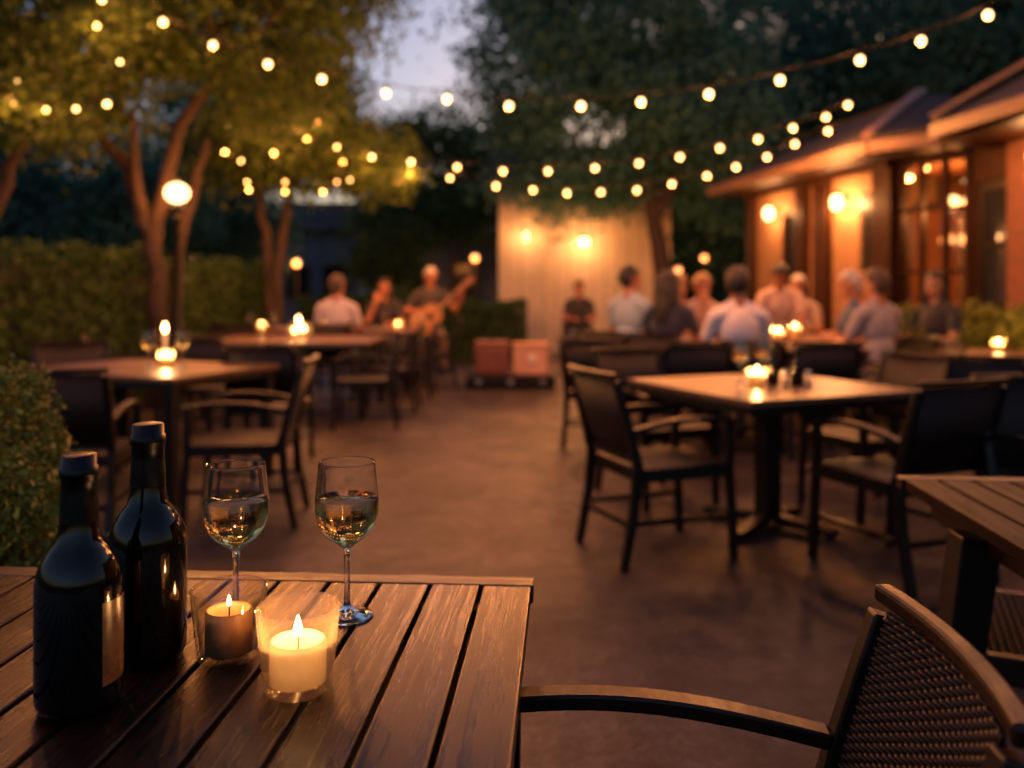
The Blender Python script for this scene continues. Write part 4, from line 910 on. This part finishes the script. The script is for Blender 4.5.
# ------------------------------------------------------------------ people
SKIN = plain('skin', (.36, .14, .07), .55, var=.08, scale=20); SKIN2 = plain('skin_deep', (.33, .17, .10), .55, var=.08, scale=20)
EYE_M = plain('eye_dark', (.03, .02, .015), .2); LIP = plain('lips', (.36, .13, .10), .5)
def cloth(col): return plain('cloth', col, .85, var=.1, scale=9, bump=.15, sheen=.2)
HAIR = {k_: plain('hair_' + k_, c, .55, var=.4, scale=60, bump=.3) for k_, c in {'dark': (.018, .012, .009), 'brown': (.06, .03, .016), 'blonde': (.32, .18, .08), 'grey': (.42, .38, .34), 'bald': (.3, .2, .15)}.items()}
def person(label, loc, rz, top, bottom, hair='dark', style='short', lean=.06, seat=.0, pose='seat', yaw=0, pitch=0, arms=None, group=None, skin=None, vox=.0085, hips=.50):
    o = None; P = []      # primitives: kind, a, b/r, r0, r1, tag
    L = lean; dz = hips - .50
    def cap(a, b, r0, r1, t): P.append(('c', Vector(a), Vector(b), r0, r1, t))
    def ell(c, r, t, rot=None): P.append(('e', Vector(c), Vector(r), rot, 0, t))
    H = Matrix.Rotation(R(yaw), 3, 'Z') @ Matrix.Rotation(R(pitch), 3, 'Y'); hc = Vector((.02 + L, 0, 1.19 + dz))
    def hd(p): return hc + H @ (Vector(p) - Vector((.02, 0, 1.19)))
    z = dz
    ell((0, 0, .55 + z), (.125, .168, .115), 2)
    ell((.01 + .22 * L, 0, .70 + z), (.112, .148, .17), 1); ell((.015 + .6 * L, 0, .93 + z), (.118, .165, .19), 1)
    for s in (-1, 1):
        cap((.85 * L, s * .05, 1.06 + z), (.85 * L, s * .165, 1.035 + z), .072, .064, 1)
        cap((.9 * L, s * .03, 1.12 + z), (.88 * L, s * .12, 1.08 + z), .045, .045, 1)
    cap((.93 * L - .005, 0, 1.10 + z), hd((.015, 0, 1.235)), .058, .054, 0)
    ell(hd((.015, 0, 1.300)), (.100, .078, .106), 0, H); ell(hd((.045, 0, 1.235)), (.066, .056, .070), 0, H)
    cap(hd((.106, 0, 1.292)), hd((.122, 0, 1.262)), .010, .014, 0)
    cap(hd((.100, -.035, 1.318)), hd((.100, .035, 1.318)), .012, .012, 0)
    for s in (-1, 1):
        ell(hd((.012, s * .079, 1.282)), (.020, .011, .033), 0, H); ell(hd((.1015, s * .031, 1.298)), (.0095, .014, .009), 4, H)
    ell(hd((.1035, 0, 1.226)), (.010, .025, .009), 5, H)
    # legs
    for s in (-1, 1):
        hip = Vector((.02, s * .088, .525 + z))
        if pose == 'seat': kn, an, to = Vector((.42, s * .12, .505)), Vector((.40, s * .12, .09)), Vector((.56, s * .14, .035))
        elif pose == 'stool': kn, an, to = Vector((.40, s * .17, .56)), Vector((.34, s * .17, .16)), Vector((.48, s * .2, .09))
        else: kn, an, to = Vector((.03, s * .10, .48)), Vector((-.01, s * .10, .09)), Vector((.15, s * .12, .035))
        if pose == 'stand': hip = Vector((.0, s * .085, .92)); 
        cap(hip, kn, .085, .060, 2); cap(kn, an, .058, .040, 2); cap(an - Vector((.03, 0, .03)), to, .042, .034, 3)
    # arms
    A = arms or ('table', 'table')
    for s, mode in ((1, A[0]), (-1, A[1])):
        sh = Vector((.85 * L, s * .19, 1.025 + z))
        if mode == 'table': el, wr, hd_ = sh + Vector((.10, s * .07, -.25)), Vector((.36 + L * .3, s * .13, .785)), Vector((.96, -s * .28, 0))
        elif mode == 'lap': el, wr, hd_ = sh + Vector((-.04, s * .06, -.27)), Vector((.24, s * .12, .60 + z)), Vector((.9, -s * .4, -.15))
        elif mode == 'face': el, wr, hd_ = sh + Vector((.20, s * .02, -.22)), Vector((.22 + L, s * .09, 1.07 + z)), Vector((-.1, -s * .2, .97))
        elif mode == 'neck': el, wr, hd_ = sh + Vector((.12, s * .16, -.22)), Vector((.30, s * .42, 1.0 + z)), Vector((.55, s * .2, .8))
        elif mode == 'strum': el, wr, hd_ = sh + Vector((.06, s * .16, -.25)), Vector((.27, s * .05, .80 + z)), Vector((.5, -s * .8, -.3))
        else: el, wr, hd_ = sh + Vector((.0, s * .06, -.28)), sh + Vector((.10, s * .07, -.52)), Vector((.2, 0, -1))
        hd_.normalize(); mid = sh.lerp(el, .62)
        cap(sh, mid, .060, .053, 1); cap(mid, el, .046, .041, 0); cap(el, wr, .041, .028, 0)
        side = hd_.cross(Vector((0, 0, 1)) if abs(hd_.z) < .8 else Vector((1, 0, 0))).normalized(); dn = side.cross(hd_) * (1 if abs(hd_.z) < .8 else s)
        if dn.z > 0 and abs(hd_.z) < .8: dn = -dn
        pc = wr + hd_ * .05
        for q in (-.025, -.008, .010, .026): cap(wr + side * q * .5, wr + hd_ * .085 + side * q, .014, .012, 0)
        for q, ln in ((-.028, .062), (-.009, .078), (.011, .074), (.030, .054)):
            a = wr + hd_ * .085 + side * q; b = a + hd_ * ln * .55 + dn * .008 + side * q * .15; c = b + (hd_ * .7 + dn * .7) * ln * .45
            cap(a, b, .0098, .009, 0); cap(b, c, .009, .0078, 0)
        ts = -side * (1 if side.dot(Vector((0, s, 0))) > 0 else -1)
        t0 = wr + hd_ * .025 + ts * .022; t1 = t0 + hd_ * .035 + ts * .028; cap(t0, t1, .013, .011, 0); cap(t1, t1 + hd_ * .03 + dn * .008, .011, .009, 0)
    m = MB()
    for kd, a, b, r0, r1, t in P:
        if kd == 'c':
            m.tube([a, a.lerp(b, .5), b], [r0, (r0 + r1) / 2, r1], 12); m.sphere(a, r0, 12); m.sphere(b, r1, 12)
        else: m.sphere(a, b, 18, r0)
    tmp = m.build('tmp', SKIN); md = tmp.modifiers.new('r', 'REMESH'); md.mode = 'VOXEL'; md.voxel_size = vox
    sm = tmp.modifiers.new('s', 'SMOOTH'); sm.factor = .5; sm.iterations = 2
    dg = bpy.context.evaluated_depsgraph_get(); me = bpy.data.meshes.new_from_object(tmp.evaluated_get(dg)); bpy.data.objects.remove(tmp)
    n = len(me.polygons); cen = np.empty(n * 3); me.polygons.foreach_get('center', cen); cen = cen.reshape(-1, 3)
    best = np.full(n, 1e9); mat = np.zeros(n, dtype=np.int32)
    for kd, a, b, r0, r1, t in P:
        if kd == 'c':
            ab = np.array(b - a); tt = np.clip(((cen - np.array(a)) @ ab) / max(1e-9, ab @ ab), 0, 1)
            dd = np.linalg.norm(cen - np.array(a) - tt[:, None] * ab, axis=1) - (r0 + (r1 - r0) * tt)
        else:
            q = cen - np.array(a)
            if r0 is not None: q = q @ np.array(r0)
            r = np.array(b); dd = (np.linalg.norm(q / r, axis=1) - 1) * r.min()
        if t in (4, 5): dd = dd - .003
        w = dd < best; best[w] = dd[w]; mat[w] = t
    me.materials.clear()
    for mm in (skin or SKIN, top, bottom, M['foil'], EYE_M, LIP): me.materials.append(mm)
    me.polygons.foreach_set('material_index', mat); me.polygons.foreach_set('use_smooth', np.ones(n, dtype=bool)); me.update(); me.name = 'person'
    o = bpy.data.objects.new('person', me); C.objects.link(o); o.location = loc; o.rotation_euler = (0, 0, R(rz)); tag(o, label, 'person', group)
    if style != 'none':
        h = MB(); h.sphere((0, 0, 0), 1, 28); vs = []; c0 = Vector((.010, 0, 1.304)); rr = Vector((.106, .085, .112)); keep = []
        for v in h.v:
            f = 1 + .05 * mnoise.noise(Vector(v) * 4); vs.append(Vector((v[0] * rr.x * f, v[1] * rr.y * f, v[2] * rr.z * f)) + c0)
        for f in h.f:
            c = sum((vs[i] for i in f), Vector()) / len(f)
            ok = (c.z > 1.345 + max(0, c.x - .05) * .2) or (c.x < .045 and c.z > 1.30) or (c.x < -.012 and c.z > (1.215 if style == 'short' else 1.18))
            if style == 'thin': ok = c.x < -.005 and 1.225 < c.z < 1.335
            if ok: keep.append(f)
        hm = MB(); hm.add([hd(p) for p in vs], keep, True)
        if style == 'long':
            hm.sphere(hd((-.075, 0, 1.20)), (.05, .088, .16), 18, H); hm.sphere(hd((-.095, 0, 1.06)), (.045, .085, .17), 18, H)
            for s in (-1, 1): hm.sphere(hd((-.01, s * .078, 1.20)), (.05, .022, .14), 14, H)
        if style == 'bun': hm.sphere(hd((-.105, 0, 1.33)), (.045, .045, .045), 14)
        hh = hm.build('hair', HAIR[hair], o); sd = hh.modifiers.new('s', 'SOLIDIFY'); sd.thickness = .012; sd.offset = 1
    return o
jean = cloth((.03, .04, .07)); khaki = cloth((.16, .12, .08)); blackc = cloth((.018, .016, .018))
G = 'diners at the group table on the right'; g2 = 'diners on the left'
person('man in a white shirt with dark hair, his back to us at the group table', (1.80, 6.68, 0), 92, cloth((.74, .64, .62)), jean, 'dark', 'short', .07, yaw=-12, group=G)
person('man in a pale blue shirt, first from the left at the group table', (1.08, 8.02, .0), 45, cloth((.34, .42, .46)), khaki, 'dark', 'short', .05, yaw=-30, group=G, hips=.56)
person('woman with long dark hair in a dark navy top', (1.40, 7.74, 0), 55, cloth((.02, .022, .04)), blackc, 'dark', 'long', .08, yaw=-15, group=G)
person('blonde woman facing us next to the long-haired woman', (1.72, 9.15, 0), -60, cloth((.34, .13, .07)), jean, 'blonde', 'long', .08, yaw=5, group=G)
person('second blonde woman, in a pale top, right of the first', (2.02, 9.3, 0), -75, cloth((.5, .36, .28)), khaki, 'blonde', 'bun', .12, arms=('table', 'face'), group=G)
person('dark-haired man in a light top turned right at the far side of the table', (2.32, 9.05, 0), -50, cloth((.40, .28, .22)), jean, 'dark', 'short', .08, yaw=30, group=G)
person('tall man in a pale shirt with bowed head at the far end of the table', (3.08, 9.75, 0), -110, cloth((.50, .34, .26)), blackc, 'dark', 'short', .16, pitch=38, group=G, hips=.64)
person('small pale-haired diner in a light top behind the candles', (3.42, 10.1, 0), -120, cloth((.34, .24, .2)), khaki, 'grey', 'short', .08, group=G)
person('woman with short grey hair in a dark blue vest leaning on the table', (3.30, 7.95, 0), 170, cloth((.03, .06, .13)), jean, 'grey', 'short', .12, yaw=12, group=G)
person('diner with blonde hair half hidden behind the grey-haired woman', (3.72, 8.85, 0), 195, cloth((.30, .12, .06)), blackc, 'blonde', 'short', .08, group=G)
person('man in a grey shirt with short hair turned half away on the right', (3.12, 7.16, 0), 112, cloth((.30, .26, .26)), khaki, 'brown', 'short', .06, yaw=25, group=G)
person('person in black with dark hair beside the planters', (4.05, 8.05, 0), 205, blackc, blackc, 'dark', 'long', .05, skin=SKIN2, yaw=20)
person('person in black sitting alone in front of the cream shed', (1.12, 14.3, 0), -88, blackc, blackc, 'brown', 'short', .05)
person('man in a white shirt at the diners table on the left, back to us', (-2.05, 9.87, 0), 88, cloth((.56, .46, .46)), jean, 'brown', 'short', .08, yaw=-20, group=g2)
person('dark-dressed diner facing us left of the guitarist', (-1.80, 12.1, 0), -90, blackc, jean, 'dark', 'long', .10, arms=('table', 'face'), group=g2)
# guitarist
def guitarist():
    x, y = -1.18, 12.25; hz = .66
    st = thing('bar_stool', 'tall stool under the guitarist', 'stool', (x, y, 0), 0)
    MB().lathe([(0, .58), (.16, .58), (.175, .60), (.17, .62), (0, .625)], 24).build('seat', M['railwood'], st)
    for a in range(4):
        c, s_ = math.cos(a * 1.571 + .785), math.sin(a * 1.571 + .785); MB().tube([(c * .20, s_ * .20, 0), (c * .12, s_ * .12, .585)], .016, 8).build('leg', M['black'], st)
    MB().tube([(.175 * math.cos(t), .175 * math.sin(t), .2) for t in np.linspace(0, 6.283, 25)], .008, 6).build('foot_ring', M['black'], st)
    person('grey-haired guitarist in a dark shirt playing on a tall stool', (x, y, 0), -82, cloth((.035, .03, .032)), cloth((.10, .06, .045)), 'grey', 'short', .03, pose='stool', arms=('neck', 'strum'), hips=hz, pitch=14, yaw=8)
    # guitar across the body; local x along the neck, z out of the sound board
    gt = thing('acoustic_guitar', 'orange-brown acoustic guitar with its neck raised to the right', 'guitar', (x + .05, y - .27, .90))
    ang = R(42); gt.rotation_euler = Matrix((( math.cos(ang), -math.sin(ang), 0), (0, 0, -1), (math.sin(ang), math.cos(ang), 0))).to_euler()
    M['spruce'] = wood('spruce_top', (.28, .12, .04), (.52, .26, .10), rough=.25, bump=.05); 
    out = []
    for i in range(56):
        a = 2 * math.pi * i / 56; u = -math.cos(a); sgn = math.sin(a)
        t = (u + 1) / 2; wdt = .20 * math.sqrt(max(0, 1 - (abs(2 * t - 1)) ** 3.2)) * (1 - .20 * t) * (1 - .26 * math.exp(-((t - .58) / .14) ** 2))
        out.append((u * .245 - .10, (1 if sgn >= 0 else -1) * wdt))
    n = len(out); m = MB(); m.add([(a, b, -.05) for a, b in out] + [(a, b, .05) for a, b in out], [(i, (i + 1) % n, n + (i + 1) % n, n + i) for i in range(n)] + [tuple(range(n, 2 * n)), tuple(reversed(range(n)))]); m.build('body', M['spruce'], gt, .006)
    MB().lathe([(0, 0), (.048, 0), (.05, .0015), (0, .002)], 24, (-.03, 0, .051)).build('sound_hole', M['foil'], gt)
    MB().box((-.20, 0, .056), (.03, .15, .010)).build('bridge', M['railwood'], gt, .002)
    MB().bar([(.10, 0, .056), (.62, 0, .056)], .05, .022, (0, 1, 0)).build('neck', M['spruce'], gt, .003)
    hs = MB().hexa([(.62, -.03, .04), (.78, -.04, .034), (.78, .04, .034), (.62, .03, .04)], [(.62, -.03, .058), (.78, -.04, .05), (.78, .04, .05), (.62, .03, .058)]).build('headstock', M['leather'], gt, .002)
    for i in range(3):
        for s_ in (-1, 1): MB().lathe([(0, 0), (.008, 0), (.008, .02), (0, .02)], 8, (.65 + .045 * i, s_ * .046, .035)).build('tuning_peg', M['steel'], hs)
    m = MB()
    for i in range(6): m.tube([(-.20, -.02 + i * .008, .064), (.62, -.016 + i * .0064, .070)], .0008, 4)
    m.build('string', M['steel'], gt)
guitarist()
